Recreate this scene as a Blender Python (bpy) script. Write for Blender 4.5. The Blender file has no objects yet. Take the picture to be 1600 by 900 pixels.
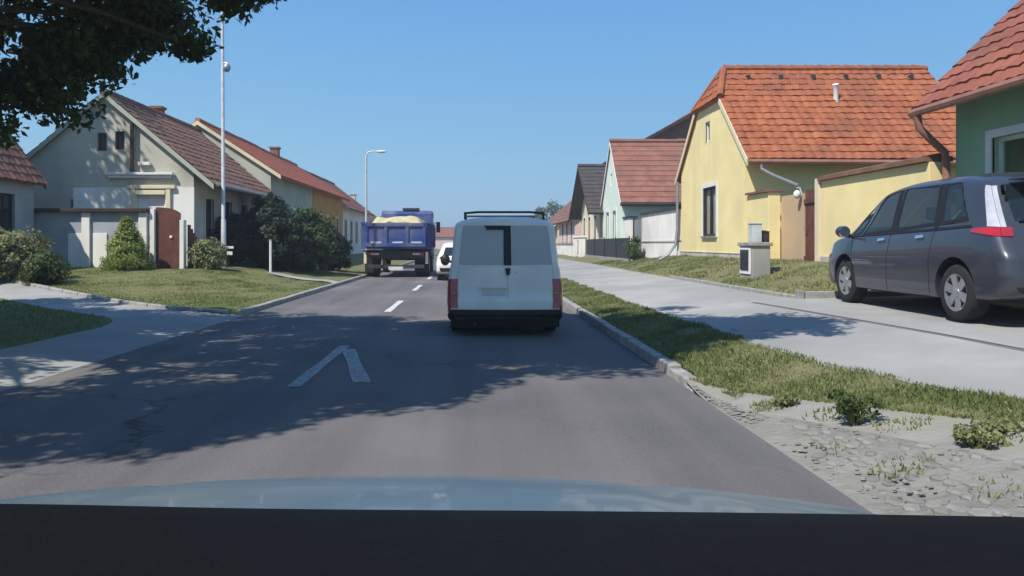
import bpy, bmesh, math, random
import numpy as np
from mathutils import Vector, Matrix
random.seed(7); RNG = np.random.default_rng(7)
S = bpy.context.scene; COL = S.collection; R = math.radians
# ------------------------------------------------------------------ camera
cd = bpy.data.cameras.new('camera'); cam = bpy.data.objects.new('camera', cd); COL.objects.link(cam)
cam.location = (0, 0, 1.38); cam.rotation_euler = (R(90), 0, 0)
cd.sensor_width = 36; cd.lens = 36*1150/1600; cd.shift_x = 62/1600; cd.shift_y = -69/1600
cd.clip_start = 0.05; cd.clip_end = 5000
S.camera = cam
# ------------------------------------------------------------------ sky and sun
EL = 52.0; SX, SY = -0.72, -0.69
w = bpy.data.worlds.new('World'); S.world = w; w.use_nodes = True
nt = w.node_tree; bg = nt.nodes['Background']
sky = nt.nodes.new('ShaderNodeTexSky'); sky.sky_type = 'NISHITA'; sky.sun_disc = False
sky.sun_elevation = R(EL); sky.sun_rotation = -math.atan2(SX, SY); sky.altitude = 300
sky.air_density = 1.15; sky.dust_density = 0.1; sky.ozone_density = 3.5
# soften the bright white horizon band of the model sky: c / (a + b c)
va = nt.nodes.new('ShaderNodeVectorMath'); va.operation = 'MULTIPLY_ADD'; va.inputs[1].default_value = (.183*1.80, .183*1.24, .183*1.19); va.inputs[2].default_value = (1.434, .69, .13)
vd = nt.nodes.new('ShaderNodeVectorMath'); vd.operation = 'DIVIDE'
nt.links.new(sky.outputs[0], va.inputs[0]); nt.links.new(sky.outputs[0], vd.inputs[0]); nt.links.new(va.outputs[0], vd.inputs[1])
nt.links.new(vd.outputs[0], bg.inputs[0]); bg.inputs[1].default_value = 0.122
ld = bpy.data.lights.new('sun', 'SUN'); ld.energy = 4.0; ld.angle = R(0.5); ld.color = (1, 0.95, 0.86)
sun = bpy.data.objects.new('sun', ld); COL.objects.link(sun)
n_ = math.hypot(SX, SY); c_ = math.cos(R(EL))
sd = Vector((SX/n_*c_, SY/n_*c_, math.sin(R(EL))))
sun.rotation_euler = sd.to_track_quat('Z', 'Y').to_euler(); sun.location = (-20, -20, 30)
S.view_settings.view_transform = 'Standard'; S.view_settings.look = 'None'
S.view_settings.exposure = 0.65; S.view_settings.gamma = 1.0
# ------------------------------------------------------------------ materials
def nodes_mat(name):
    m = bpy.data.materials.new(name); m.use_nodes = True
    t = m.node_tree; return m, t, t.nodes['Principled BSDF']
def mat(name, c, c2=None, scale=3.0, rough=0.8, bump=0.0, bscale=40, metal=0.0, spec=0.3, detail=5, coat=0, dirt=None, dscale=0.7, lo=.35, hi=.65):
    m, t, b = nodes_mat(name)
    b.inputs['Roughness'].default_value = rough; b.inputs['Metallic'].default_value = metal
    b.inputs['Specular IOR Level'].default_value = spec
    if coat: b.inputs['Coat Weight'].default_value = coat; b.inputs['Coat Roughness'].default_value = 0.05
    tc = t.nodes.new('ShaderNodeTexCoord')
    def noise(sc, d=5):
        n = t.nodes.new('ShaderNodeTexNoise'); n.inputs['Scale'].default_value = sc; n.inputs['Detail'].default_value = d
        t.links.new(tc.outputs['Object'], n.inputs['Vector']); return n
    def ramp(n, a, z, ca, cz):
        r = t.nodes.new('ShaderNodeValToRGB'); e = r.color_ramp.elements
        e[0].position = a; e[1].position = z; e[0].color = (*ca, 1); e[1].color = (*cz, 1)
        t.links.new(n.outputs['Fac'], r.inputs[0]); return r
    if c2 is None: c2 = tuple(x*0.85 for x in c)
    r = ramp(noise(scale, detail), lo, hi, c, c2); out = r.outputs[0]
    if dirt:
        r2 = ramp(noise(dscale, 6), .42, .68, (0, 0, 0), (1, 1, 1))
        mx = t.nodes.new('ShaderNodeMix'); mx.data_type = 'RGBA'
        t.links.new(r2.outputs[0], mx.inputs['Factor']); t.links.new(out, mx.inputs[6]); mx.inputs[7].default_value = (*dirt, 1)
        out = mx.outputs[2]
    t.links.new(out, b.inputs['Base Color'])
    if bump:
        bn = t.nodes.new('ShaderNodeBump'); bn.inputs['Strength'].default_value = bump; bn.inputs['Distance'].default_value = 0.02
        t.links.new(noise(bscale, 6).outputs['Fac'], bn.inputs['Height']); t.links.new(bn.outputs[0], b.inputs['Normal'])
    return m
def leafmat(name, c, c2, scale=2.0):
    m, t, b = nodes_mat(name)
    tc = t.nodes.new('ShaderNodeTexCoord'); n = t.nodes.new('ShaderNodeTexNoise'); n.inputs['Scale'].default_value = scale
    t.links.new(tc.outputs['Object'], n.inputs['Vector'])
    n2 = t.nodes.new('ShaderNodeTexNoise'); n2.inputs['Scale'].default_value = scale*8
    t.links.new(tc.outputs['Object'], n2.inputs['Vector'])
    ad = t.nodes.new('ShaderNodeMath'); ad.operation = 'ADD'; t.links.new(n.outputs['Fac'], ad.inputs[0]); t.links.new(n2.outputs['Fac'], ad.inputs[1])
    hf = t.nodes.new('ShaderNodeMath'); hf.operation = 'MULTIPLY'; hf.inputs[1].default_value = .5; t.links.new(ad.outputs[0], hf.inputs[0])
    r = t.nodes.new('ShaderNodeValToRGB'); e = r.color_ramp.elements
    e[0].position = .38; e[1].position = .62; e[0].color = (*c, 1); e[1].color = (*c2, 1)
    t.links.new(hf.outputs[0], r.inputs[0]); t.links.new(r.outputs[0], b.inputs['Base Color'])
    b.inputs['Roughness'].default_value = .55; b.inputs['Specular IOR Level'].default_value = .3
    tr = t.nodes.new('ShaderNodeBsdfTranslucent'); t.links.new(r.outputs[0], tr.inputs[0])
    mx = t.nodes.new('ShaderNodeMixShader'); mx.inputs[0].default_value = .3
    t.links.new(b.outputs[0], mx.inputs[1]); t.links.new(tr.outputs[0], mx.inputs[2])
    t.links.new(mx.outputs[0], t.nodes['Material Output'].inputs['Surface'])
    return m
def glassmat(name, tint=(.02, .025, .03), trans=.5):
    m, t, b = nodes_mat(name)
    b.inputs['Base Color'].default_value = (*tint, 1); b.inputs['Roughness'].default_value = .04; b.inputs['Specular IOR Level'].default_value = .6
    if trans:
        tr = t.nodes.new('ShaderNodeBsdfTransparent'); tr.inputs[0].default_value = (.93, .95, .95, 1)
        mx = t.nodes.new('ShaderNodeMixShader'); mx.inputs[0].default_value = trans
        t.links.new(b.outputs[0], mx.inputs[1]); t.links.new(tr.outputs[0], mx.inputs[2])
        t.links.new(mx.outputs[0], t.nodes['Material Output'].inputs['Surface'])
    return m
def tilemat(name, c, c2, c3):
    """clay tiles: colour differs tile by tile, with lichen stains"""
    m, t, b = nodes_mat(name); b.inputs['Roughness'].default_value = .75; b.inputs['Specular IOR Level'].default_value = .25
    tc = t.nodes.new('ShaderNodeTexCoord')
    v = t.nodes.new('ShaderNodeTexVoronoi'); v.inputs['Scale'].default_value = 3.5; t.links.new(tc.outputs['Object'], v.inputs['Vector'])
    sp = t.nodes.new('ShaderNodeSeparateColor'); t.links.new(v.outputs['Color'], sp.inputs[0])
    r = t.nodes.new('ShaderNodeValToRGB'); e = r.color_ramp.elements; e[0].color = (*c, 1); e[1].color = (*c2, 1)
    t.links.new(sp.outputs[0], r.inputs[0])
    n = t.nodes.new('ShaderNodeTexNoise'); n.inputs['Scale'].default_value = 1.1; n.inputs['Detail'].default_value = 8; t.links.new(tc.outputs['Object'], n.inputs['Vector'])
    r2 = t.nodes.new('ShaderNodeValToRGB'); e = r2.color_ramp.elements; e[0].position = .45; e[1].position = .75
    t.links.new(n.outputs['Fac'], r2.inputs[0])
    mx = t.nodes.new('ShaderNodeMix'); mx.data_type = 'RGBA'; t.links.new(r2.outputs[0], mx.inputs['Factor'])
    t.links.new(r.outputs[0], mx.inputs[6]); mx.inputs[7].default_value = (*c3, 1); t.links.new(mx.outputs[2], b.inputs['Base Color'])
    return m
M = {}
def mm(k, *a, **kw): M[k] = mat(k, *a, **kw)
mm('asphalt', (.128, .12, .12), (.10, .094, .096), scale=55, rough=.85, bump=.35, bscale=120, dirt=(.155, .145, .14), dscale=.35, spec=.25)
mm('concrete', (.33, .325, .305), (.28, .275, .26), scale=1.4, rough=.9, bump=.25, bscale=60, dirt=(.245, .24, .225), dscale=.5)
mm('kerbstone', (.34, .33, .31), (.22, .215, .2), scale=6, rough=.9, bump=.4, bscale=40)
mm('stone_strip', (.265, .257, .235), (.21, .203, .185), scale=5, rough=.95, bump=.5, bscale=30, dirt=(.235, .22, .175), dscale=1.6)
mm('gravel', (.20, .193, .175), (.15, .144, .128), scale=9, rough=.95, bump=.9, bscale=22, dirt=(.24, .23, .2), dscale=1.1)
mm('paint_white', (.62, .62, .60), (.42, .42, .41), scale=14, rough=.7)
mm('paint_worn_and_reflection', (.36, .37, .38), (.20, .205, .21), scale=18, rough=.75)
mm('soil', (.17, .155, .075), (.11, .12, .045), scale=2.2, rough=.95, bump=.8, bscale=30, dirt=(.17, .15, .08), dscale=.8)
mm('lawn', (.155, .155, .055), (.10, .12, .035), scale=1.0, rough=.95, bump=.8, bscale=35, dirt=(.165, .15, .06), dscale=.35)
mm('earth', (.1, .1, .05), (.07, .08, .035), scale=.3, rough=.95)
M['grass'] = leafmat('grass', (.095, .135, .038), (.215, .235, .09), 1.2)
M['leaf'] = leafmat('leaf', (.03, .05, .012), (.075, .11, .028), 1.0)
M['leaf_mid'] = leafmat('leaf_mid', (.045, .075, .02), (.10, .13, .04), 1.5)
M['leaf_dark'] = leafmat('leaf_dark', (.015, .028, .012), (.035, .055, .022), 1.5)
M['leaf_lime'] = leafmat('leaf_lime', (.17, .24, .04), (.30, .34, .09), 2)
M['leaf_olive'] = leafmat('leaf_olive', (.16, .18, .07), (.26, .265, .12), 2)
mm('bark', (.07, .055, .04), (.035, .028, .022), scale=9, rough=.95, bump=1, bscale=20)
mm('plaster_yellow', (.80, .68, .34), (.75, .62, .30), scale=1.2, rough=.9, bump=.2, bscale=90, dirt=(.70, .585, .31), dscale=.9)
mm('plaster_recess_shade', (.50, .36, .22), (.45, .32, .2), scale=1.5, rough=.9)
mm('plaster_cream', (.68, .6, .42), (.6, .52, .36), scale=1, rough=.9)
mm('plaster_white', (.82, .80, .75), (.74, .72, .67), scale=.9, rough=.9, bump=.2, bscale=50, dirt=(.64, .61, .55), dscale=.6)
mm('plaster_grey', (.53, .50, .42), (.45, .43, .36), scale=1.1, rough=.95, bump=.35, bscale=45, dirt=(.37, .355, .3), dscale=.7)
mm('plaster_bluegrey', (.38, .40, .43), (.3, .32, .35), scale=1.1, rough=.95, bump=.3, bscale=45)
mm('plaster_mint', (.64, .74, .65), (.58, .68, .59), scale=1, rough=.9)
mm('plaster_green', (.27, .46, .27), (.24, .42, .24), scale=1, rough=.9, bump=.15, bscale=80)
mm('plaster_orange', (.56, .27, .07), (.48, .22, .055), scale=1, rough=.9)
mm('plaster_pale', (.42, .44, .36), (.34, .37, .3), scale=1, rough=.9)
mm('plaster_pink', (.66, .5, .46), (.6, .45, .42), scale=1, rough=.9)
mm('plaster_brown', (.25, .125, .075), (.19, .095, .06), scale=2, rough=.9)
mm('plinth', (.5, .47, .40), (.36, .34, .29), scale=3, rough=.95, bump=.4, bscale=30)
mm('trim_white', (.74, .73, .7), (.66, .65, .62), scale=3, rough=.6)
mm('wood_dark', (.05, .03, .022), (.03, .02, .015), scale=5, rough=.7)
mm('wood_red', (.15, .055, .038), (.10, .037, .026), scale=4, rough=.65)
mm('copper', (.30, .14, .09), (.22, .10, .065), scale=5, rough=.5, spec=.5)
mm('metal_grey', (.36, .37, .38), (.29, .3, .31), scale=6, rough=.45, metal=.6)
mm('metal_pale', (.58, .6, .62), (.45, .47, .49), scale=5, rough=.5, metal=.2)
mm('metal_dark', (.045, .045, .05), (.03, .03, .033), scale=5, rough=.5)
mm('plastic_black', (.014, .014, .016), (.009, .009, .01), scale=20, rough=.55, spec=.35)
mm('dash_black', (.005, .005, .0055), (.004, .004, .0042), scale=60, rough=.7, spec=.1, bump=.2, bscale=300)
mm('rubber', (.022, .022, .023), (.015, .015, .016), scale=12, rough=.85)
mm('car_grey', (.046, .05, .064), (.041, .045, .058), scale=2, rough=.34, metal=.35, coat=.7, spec=.5)
mm('car_white', (.78, .76, .70), (.70, .685, .64), scale=1.5, rough=.4, coat=.3, spec=.4, dirt=(.62, .62, .6), dscale=1.3)
mm('car_slate', (.13, .18, .205), (.115, .16, .185), scale=2, rough=.4, metal=.35, spec=.5, coat=.25, dirt=(.17, .21, .23), dscale=2.5)
mm('door_glass_white', (.41, .42, .41), (.385, .395, .385), scale=2, rough=.3, spec=.4)
mm('alloy', (.55, .55, .56), (.45, .45, .46), scale=8, rough=.35, metal=.8)
mm('chrome', (.8, .8, .82), (.75, .75, .77), scale=3, rough=.12, metal=1)
mm('lamp_red', (.38, .015, .02), (.3, .01, .015), scale=4, rough=.15, coat=1)
mm('lamp_clear', (.46, .47, .51), (.36, .37, .41), scale=6, rough=.12, coat=1)
mm('lamp_orange', (.6, .2, .03), (.5, .16, .02), scale=4, rough=.2)
mm('truck_blue', (.03, .06, .21), (.025, .048, .17), scale=2, rough=.5, dirt=(.14, .15, .24), dscale=1.1)
mm('sand', (.52, .45, .26), (.42, .36, .2), scale=4, rough=.95, bump=.6, bscale=20)
mm('plate', (.6, .6, .58), (.52, .52, .5), scale=4, rough=.5)
mm('curtain', (.62, .6, .55), (.45, .44, .42), scale=14, rough=.9)
mm('dark_void', (.012, .012, .014), (.01, .01, .012), rough=.9)
mm('seat_fabric', (.22, .22, .23), (.17, .17, .18), scale=20, rough=.95)
mm('cobble', (.225, .218, .20), (.165, .16, .145), scale=7, rough=.9, bump=.4, bscale=50, lo=.4, hi=.6)
M['pane'] = glassmat('pane', (.02, .025, .03), .0)
M['pane_clear'] = glassmat('pane_clear', (.02, .025, .03), .82)
M['car_glass'] = glassmat('car_glass', (.012, .018, .024), .2)
M['tile_orange'] = tilemat('tile_orange', (.26, .078, .034), (.34, .112, .047), (.21, .075, .04))
M['tile_red'] = tilemat('tile_red', (.20, .066, .042), (.27, .095, .06), (.17, .07, .048))
M['tile_oldred'] = tilemat('tile_oldred', (.20, .085, .06), (.27, .12, .085), (.16, .09, .065))
M['tile_brown'] = tilemat('tile_brown', (.17, .085, .055), (.23, .12, .08), (.13, .085, .06))
M['tile_bright'] = tilemat('tile_bright', (.38, .10, .05), (.46, .135, .065), (.3, .10, .055))
M['tile_dark'] = tilemat('tile_dark', (.05, .043, .042), (.08, .065, .06), (.06, .055, .05))
# ------------------------------------------------------------------ object helpers
WL = {}
def setp(o, label=None, cat=None, group=None, kind=None):
    if label: o['label'] = label
    if cat: o['category'] = cat
    if group: o['group'] = group
    if kind: o['kind'] = kind
    return o
def thing(name, label, cat, loc=(0, 0, 0), group=None, rz=0):
    o = bpy.data.objects.new(name, None); COL.objects.link(o); o.empty_display_size = .3
    o.location = loc; o.rotation_euler = (0, 0, rz); WL[o.name] = Vector(loc)
    return setp(o, label, cat, group)
class MB:
    """collects geometry in world coordinates (or thing-local ones with local=True at build)"""
    def __init__(s): s.v = []; s.f = []; s.mi = []; s.m = 0
    def add(s, vs, fs):
        b = len(s.v); s.v += [tuple(p) for p in vs]
        for f in fs: s.f.append([b+i for i in f]); s.mi.append(s.m)
        return s
    def box(s, x0, x1, y0, y1, z0, z1):
        return s.add([(x0, y0, z0), (x1, y0, z0), (x1, y1, z0), (x0, y1, z0), (x0, y0, z1), (x1, y0, z1), (x1, y1, z1), (x0, y1, z1)],
                     [(0, 3, 2, 1), (4, 5, 6, 7), (0, 1, 5, 4), (1, 2, 6, 5), (2, 3, 7, 6), (3, 0, 4, 7)])
    def prism(s, poly, vec):
        n = len(poly); v = Vector(vec); p = [Vector(q) for q in poly]
        return s.add(p+[q+v for q in p], [tuple(range(n))[::-1], tuple(range(n, 2*n))]+[(i, (i+1) % n, n+(i+1) % n, n+i) for i in range(n)])
    def cyl(s, p0, p1, r0, r1=None, n=12, cap=True):
        return s.tube([p0, p1], [r0, r0 if r1 is None else r1], n, cap)
    def tube(s, pts, rs, n=10, cap=True):
        pts = [Vector(p) for p in pts]
        if not hasattr(rs, '__len__'): rs = [rs]*len(pts)
        vs = []; up = None
        for i, p in enumerate(pts):
            d = (pts[min(i+1, len(pts)-1)]-pts[max(i-1, 0)]).normalized()
            if up is None: up = Vector((0, 0, 1)) if abs(d.z) < .9 else Vector((1, 0, 0))
            a = d.cross(up).normalized(); b = a.cross(d); up = b
            for k in range(n):
                t = 2*math.pi*k/n; vs.append(p+(a*math.cos(t)+b*math.sin(t))*rs[i])
        fs = [(i*n+k, i*n+(k+1) % n, (i+1)*n+(k+1) % n, (i+1)*n+k) for i in range(len(pts)-1) for k in range(n)]
        if cap: fs += [tuple(range(n))[::-1], tuple((len(pts)-1)*n+k for k in range(n))]
        return s.add(vs, fs)
    def lathe(s, c, prof, axis='z', n=24, closed=False):
        """prof: list of (r, h) along the axis"""
        vs = []; c = Vector(c)
        for r, h in prof:
            for k in range(n):
                t = 2*math.pi*k/n; a, b = r*math.cos(t), r*math.sin(t)
                vs.append(c+Vector((a, b, h) if axis == 'z' else (h, a, b) if axis == 'x' else (a, h, b)))
        fs = [(i*n+k, i*n+(k+1) % n, (i+1)*n+(k+1) % n, (i+1)*n+k) for i in range(len(prof)-1) for k in range(n)]
        if closed: fs += [((len(prof)-1)*n+k, (len(prof)-1)*n+(k+1) % n, (k+1) % n, k) for k in range(n)]
        return s.add(vs, fs)
    def ell(s, c, r, n=12, m=8):
        prof = [(math.sin(math.pi*i/m), -math.cos(math.pi*i/m)) for i in range(m+1)]; vs = []
        for a, h in prof:
            for k in range(n):
                t = 2*math.pi*k/n; vs.append((c[0]+r[0]*a*math.cos(t), c[1]+r[1]*a*math.sin(t), c[2]+r[2]*h))
        return s.add(vs, [(i*n+k, i*n+(k+1) % n, (i+1)*n+(k+1) % n, (i+1)*n+k) for i in range(m) for k in range(n)])
    def grid(s, fn, nu, nv):
        vs = [fn(i/nu, j/nv) for j in range(nv+1) for i in range(nu+1)]
        return s.add(vs, [(j*(nu+1)+i, j*(nu+1)+i+1, (j+1)*(nu+1)+i+1, (j+1)*(nu+1)+i) for j in range(nv) for i in range(nu)])
    def mesh(s, name, mats, off=Vector((0, 0, 0)), fix=True, merge=False):
        me = bpy.data.meshes.new(name); me.from_pydata([tuple(Vector(p)-off) for p in s.v], [], s.f)
        for m in (mats if isinstance(mats, (list, tuple)) else [mats]): me.materials.append(M[m] if isinstance(m, str) else m)
        if any(s.mi): me.polygons.foreach_set('material_index', s.mi)
        if fix or merge:
            bm = bmesh.new(); bm.from_mesh(me)
            if merge:
                bmesh.ops.remove_doubles(bm, verts=bm.verts, dist=1e-4); bmesh.ops.dissolve_degenerate(bm, edges=bm.edges, dist=1e-5)
            if fix: bmesh.ops.recalc_face_normals(bm, faces=bm.faces)
            bm.to_mesh(me); bm.free()
        return me
    def build(s, name, mats, parent=None, bev=0, smooth=False, local=False, fix=True, merge=False, seg=2):
        off = Vector((0, 0, 0)) if (local or parent is None) else WL[parent.name]
        me = s.mesh(name, mats, off, fix, merge)
        o = bpy.data.objects.new(name, me); COL.objects.link(o)
        if parent is not None: o.parent = parent; WL[o.name] = WL[parent.name]
        else: WL[o.name] = Vector((0, 0, 0))
        if bev:
            b = o.modifiers.new('bevel', 'BEVEL'); b.width = bev; b.segments = seg; b.limit_method = 'ANGLE'; b.angle_limit = R(40)
        if smooth: shade(o, smooth if smooth is not True else 40)
        return o
def shade(o, ang=40):
    me = o.data; me.polygons.foreach_set('use_smooth', [True]*len(me.polygons))
    bm = bmesh.new(); bm.from_mesh(me)
    for e in bm.edges:
        if len(e.link_faces) == 2 and e.calc_face_angle(0) > R(ang): e.smooth = False
    bm.to_mesh(me); bm.free()
def standalone(mb, name, mats, label, cat, loc, group=None, **kw):
    """a one-mesh thing with its origin at loc"""
    off = Vector(loc); me = mb.mesh(name, mats, off, kw.get('fix', True))
    o = bpy.data.objects.new(name, me); COL.objects.link(o); o.location = loc; WL[o.name] = off
    if kw.get('bev'):
        b = o.modifiers.new('bevel', 'BEVEL'); b.width = kw['bev']; b.segments = 2; b.limit_method = 'ANGLE'
    if kw.get('smooth'): shade(o)
    return setp(o, label, cat, group)
def boolean(o, cutter_mb, op='DIFFERENCE', off=None):
    me = cutter_mb.mesh('cutter', o.data.materials[0] if o.data.materials else 'dark_void', off or Vector((0, 0, 0)))
    c = bpy.data.objects.new('cutter', me); COL.objects.link(c)
    c.matrix_world = Matrix.Translation((0, 0, 0)) if o.parent is None else Matrix.Identity(4)
    keep = o.parent; o.parent = None; ml = o.matrix_basis.copy(); o.matrix_basis = Matrix.Identity(4)
    md = o.modifiers.new('cut', 'BOOLEAN'); md.operation = op; md.object = c; md.solver = 'EXACT'
    dg = bpy.context.evaluated_depsgraph_get(); dg.update()
    new = bpy.data.meshes.new_from_object(o.evaluated_get(dg))
    o.modifiers.remove(md)
    if len(new.polygons) > 3:
        new.name = o.data.name; o.data = new
    o.parent = keep; o.matrix_basis = ml
    bpy.data.objects.remove(c)
def interp(x, tab):
    if x <= tab[0][0]: return tab[0][1]
    for (a, va), (b, vb) in zip(tab, tab[1:]):
        if x <= b: return va+(vb-va)*(x-a)/(b-a)
    return tab[-1][1]
def sm(x, a, b):
    t = min(1, max(0, (x-a)/(b-a))); return t*t*(3-2*t)
def fast_mesh(name, V, F, mats, mi=None):
    me = bpy.data.meshes.new(name); n = F.shape[1]
    me.vertices.add(len(V)); me.vertices.foreach_set('co', V.astype(np.float32).ravel())
    me.loops.add(F.size); me.loops.foreach_set('vertex_index', F.astype(np.int32).ravel())
    me.polygons.add(len(F)); me.polygons.foreach_set('loop_start', np.arange(0, F.size, n, dtype=np.int32)); me.polygons.foreach_set('loop_total', np.full(len(F), n, dtype=np.int32))
    for m in mats: me.materials.append(M[m])
    if mi is not None: me.polygons.foreach_set('material_index', mi.astype(np.int32))
    me.update(calc_edges=True); me.validate(); return me

def cracks(m, scale, dark, width, mask):
    """fine irregular cracks, present only in patches"""
    t = m.node_tree; b = t.nodes['Principled BSDF']; src = b.inputs['Base Color'].links[0].from_socket
    tc = t.nodes.new('ShaderNodeTexCoord'); ns = t.nodes.new('ShaderNodeTexNoise'); ns.inputs['Scale'].default_value = 2.2; ns.inputs['Detail'].default_value = 6
    t.links.new(tc.outputs['Object'], ns.inputs['Vector'])
    ad = t.nodes.new('ShaderNodeVectorMath'); ad.operation = 'MULTIPLY_ADD'; ad.inputs[1].default_value = (.7, .7, .7)
    t.links.new(ns.outputs['Color'], ad.inputs[0]); t.links.new(tc.outputs['Object'], ad.inputs[2])
    v = t.nodes.new('ShaderNodeTexVoronoi'); v.feature = 'DISTANCE_TO_EDGE'; v.inputs['Scale'].default_value = scale; t.links.new(ad.outputs[0], v.inputs['Vector'])
    r = t.nodes.new('ShaderNodeMapRange'); r.inputs['From Max'].default_value = width; r.inputs['To Min'].default_value = 1; r.inputs['To Max'].default_value = 0; t.links.new(v.outputs['Distance'], r.inputs['Value'])
    n2 = t.nodes.new('ShaderNodeTexNoise'); n2.inputs['Scale'].default_value = .45; t.links.new(tc.outputs['Object'], n2.inputs['Vector'])
    r2 = t.nodes.new('ShaderNodeMapRange'); r2.inputs['From Min'].default_value = mask; r2.inputs['From Max'].default_value = mask+.1; t.links.new(n2.outputs['Fac'], r2.inputs['Value'])
    mu = t.nodes.new('ShaderNodeMath'); mu.operation = 'MULTIPLY'; t.links.new(r.outputs[0], mu.inputs[0]); t.links.new(r2.outputs[0], mu.inputs[1])
    mx = t.nodes.new('ShaderNodeMix'); mx.data_type = 'RGBA'; t.links.new(mu.outputs[0], mx.inputs['Factor']); t.links.new(src, mx.inputs[6]); mx.inputs[7].default_value = (*dark, 1)
    t.links.new(mx.outputs[2], b.inputs['Base Color'])
cracks(M['asphalt'], .35, (.055, .052, .052), .012, .5)
cracks(M['concrete'], .3, (.13, .125, .11), .010, .52)

def streaks(m, scale, lo, hi):
    """long soft stains (tyre-worn lanes on the road, rain runs on plaster)"""
    t = m.node_tree; b = t.nodes['Principled BSDF']; src = b.inputs['Base Color'].links[0].from_socket
    tc = t.nodes.new('ShaderNodeTexCoord'); mp = t.nodes.new('ShaderNodeMapping'); mp.inputs['Scale'].default_value = scale
    n = t.nodes.new('ShaderNodeTexNoise'); n.inputs['Scale'].default_value = 1; n.inputs['Detail'].default_value = 5
    t.links.new(tc.outputs['Object'], mp.inputs[0]); t.links.new(mp.outputs[0], n.inputs['Vector'])
    r = t.nodes.new('ShaderNodeMapRange'); r.inputs['From Min'].default_value = .35; r.inputs['From Max'].default_value = .65; r.inputs['To Min'].default_value = lo; r.inputs['To Max'].default_value = hi
    t.links.new(n.outputs['Fac'], r.inputs['Value'])
    v = t.nodes.new('ShaderNodeVectorMath'); v.operation = 'SCALE'; t.links.new(src, v.inputs[0]); t.links.new(r.outputs[0], v.inputs['Scale'])
    t.links.new(v.outputs[0], b.inputs['Base Color'])
streaks(M['asphalt'], (1.7, .05, 1), .86, 1.14)
streaks(M['concrete'], (.5, .25, 1), .92, 1.06)
for k_ in ('plaster_yellow', 'plaster_grey', 'plaster_white', 'plaster_green', 'plaster_bluegrey', 'plaster_pale'): streaks(M[k_], (3.2, 3.2, .3), .95 if k_ != 'plaster_yellow' else .97, 1.03)
# ================================================================== GROUND, ROAD, PATHS
PR = [(2.2, .12), (2.9, .28), (5.4, .48), (7.7, .55), (40, .7)]
PB = [(2.2, .12), (2.9, .28), (5.4, .46), (5.55, .54), (6.3, .72), (7.3, 1.0), (40, 1.1)]
PF = [(2.2, .12), (2.9, .28), (5.4, .48), (6.3, .62), (7.3, .78), (40, .9)]
PN = [(2.05, .0), (2.6, .11), (3.4, .26), (5.4, .48), (7.7, .55), (40, .7)]
def gR(x, y):
    a = interp(x, PR); b = interp(x, PB); f = interp(x, PF); n = interp(x, PN)
    t = sm(y, 12.2, 13.2); z = a*(1-t)+b*t
    t = sm(y, 25, 31); z = z*(1-t)+f*t
    t = sm(y, 6.4, 7.7); return n*(1-t)+z*t
def gL(x, y):
    return .0+.10*sm(-x, 4.42, 5.2)+.48*sm(-x, 5, 9)*sm(y, 14, 24)+.1*sm(-x, 9, 16)*sm(y, 14, 24)
def structure(o): o['kind'] = 'structure'; return o
def rough(x, y, a): return a*(math.sin(x*7.1+y*3.3)+math.sin(y*6.7-x*4.1)+math.sin(x*15.3+1.7*y)*.5)/2.5
mb = MB(); mb.grid(lambda u, v: (-900+1800*u, -60+1400*v, -.12), 8, 8); structure(mb.build('ground', 'earth'))
RL, RR = -4.4, 2.05
mb = MB()
def roadz(x): return .02*(1-abs(x+1.175)/3.225)
mb.grid(lambda u, v: (RL+(RR-RL)*u, -20+280*v**1.6, roadz(RL+(RR-RL)*u)), 14, 120); structure(mb.build('road', 'asphalt', fix=False))
mb = MB()
def dash(x0, x1, y0, y1, w=.13, z=.006):
    n = 6
    mb.grid(lambda u, v: (x0+(x1-x0)*v+(u-.5)*w*(1+.1*math.sin(9*v)), y0+(y1-y0)*v, roadz(x0)+z), 2, n)
for y0 in (14.7, 21.4, 28.3, 35.2, 42, 49, 56, 63, 70, 77, 84): dash(-1.70, -1.70, y0, y0+2.9)
dash(-1.72, -1.70, .3, 3.0)
mb.m = 1
dash(-1.70, -1.70, 7.0, 9.85, .13); dash(-1.08, -1.60, 7.2, 9.5, .17)  # worn centre dash; the slanted stroke is a windscreen reflection painted on the road
structure(mb.build('road_markings', ['paint_white', 'paint_worn_and_reflection'], fix=False))
# kerbs: a stone row along either side
def kerb_run(mb, x0, x1, y0, y1, zt, zb=-.1, step=1.0):
    y = y0
    while y < y1-.05:
        e = min(y+step, y1); mb.box(x0, x1, y+.008, e-.008, zb, zt+random.uniform(-.006, .006)); y = e
mb = MB(); mb.prism([(2.055, 6.9, -.1), (2.2, 6.9, -.1), (2.2, 6.9, .02), (2.055, 6.9, .012)], (0, .19, .0)); mb.box(2.055, 2.2, 7.095, 7.69, -.1, .085); kerb_run(mb, 2.055, 2.2, 7.7, 60, .12); mb.box(2.055, 2.2, 60, 200, -.1, .12)
kerb_run(mb, -4.55, -4.405, 14.2, 60, .10); mb.box(-4.55, -4.405, 60, 200, -.1, .1)
structure(mb.build('kerb', 'kerbstone', bev=.015))
def loft(name, m, a, b, ys, nx, zf, amp=0, sink=0, fx=None):
    mb = MB(); ny = len(ys)-1
    def fn(u, v):
        y = ys[round(v*ny)]; x0, x1 = a(y), b(y); x = x0+(x1-x0)*u
        e = min(1, 6*u, 6*(1-u))
        return (x, y, zf(x, y)+rough(x, y, amp)*e-sink)
    mb.grid(fn, nx, ny); return structure(mb.build(name, m, fix=False, smooth=80))
def yy(y0, y1, h0=.15, g=1.04):
    r = [y0]; h = h0
    while r[-1] < y1: r.append(min(y1, r[-1]+h)); h *= g
    return r
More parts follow.
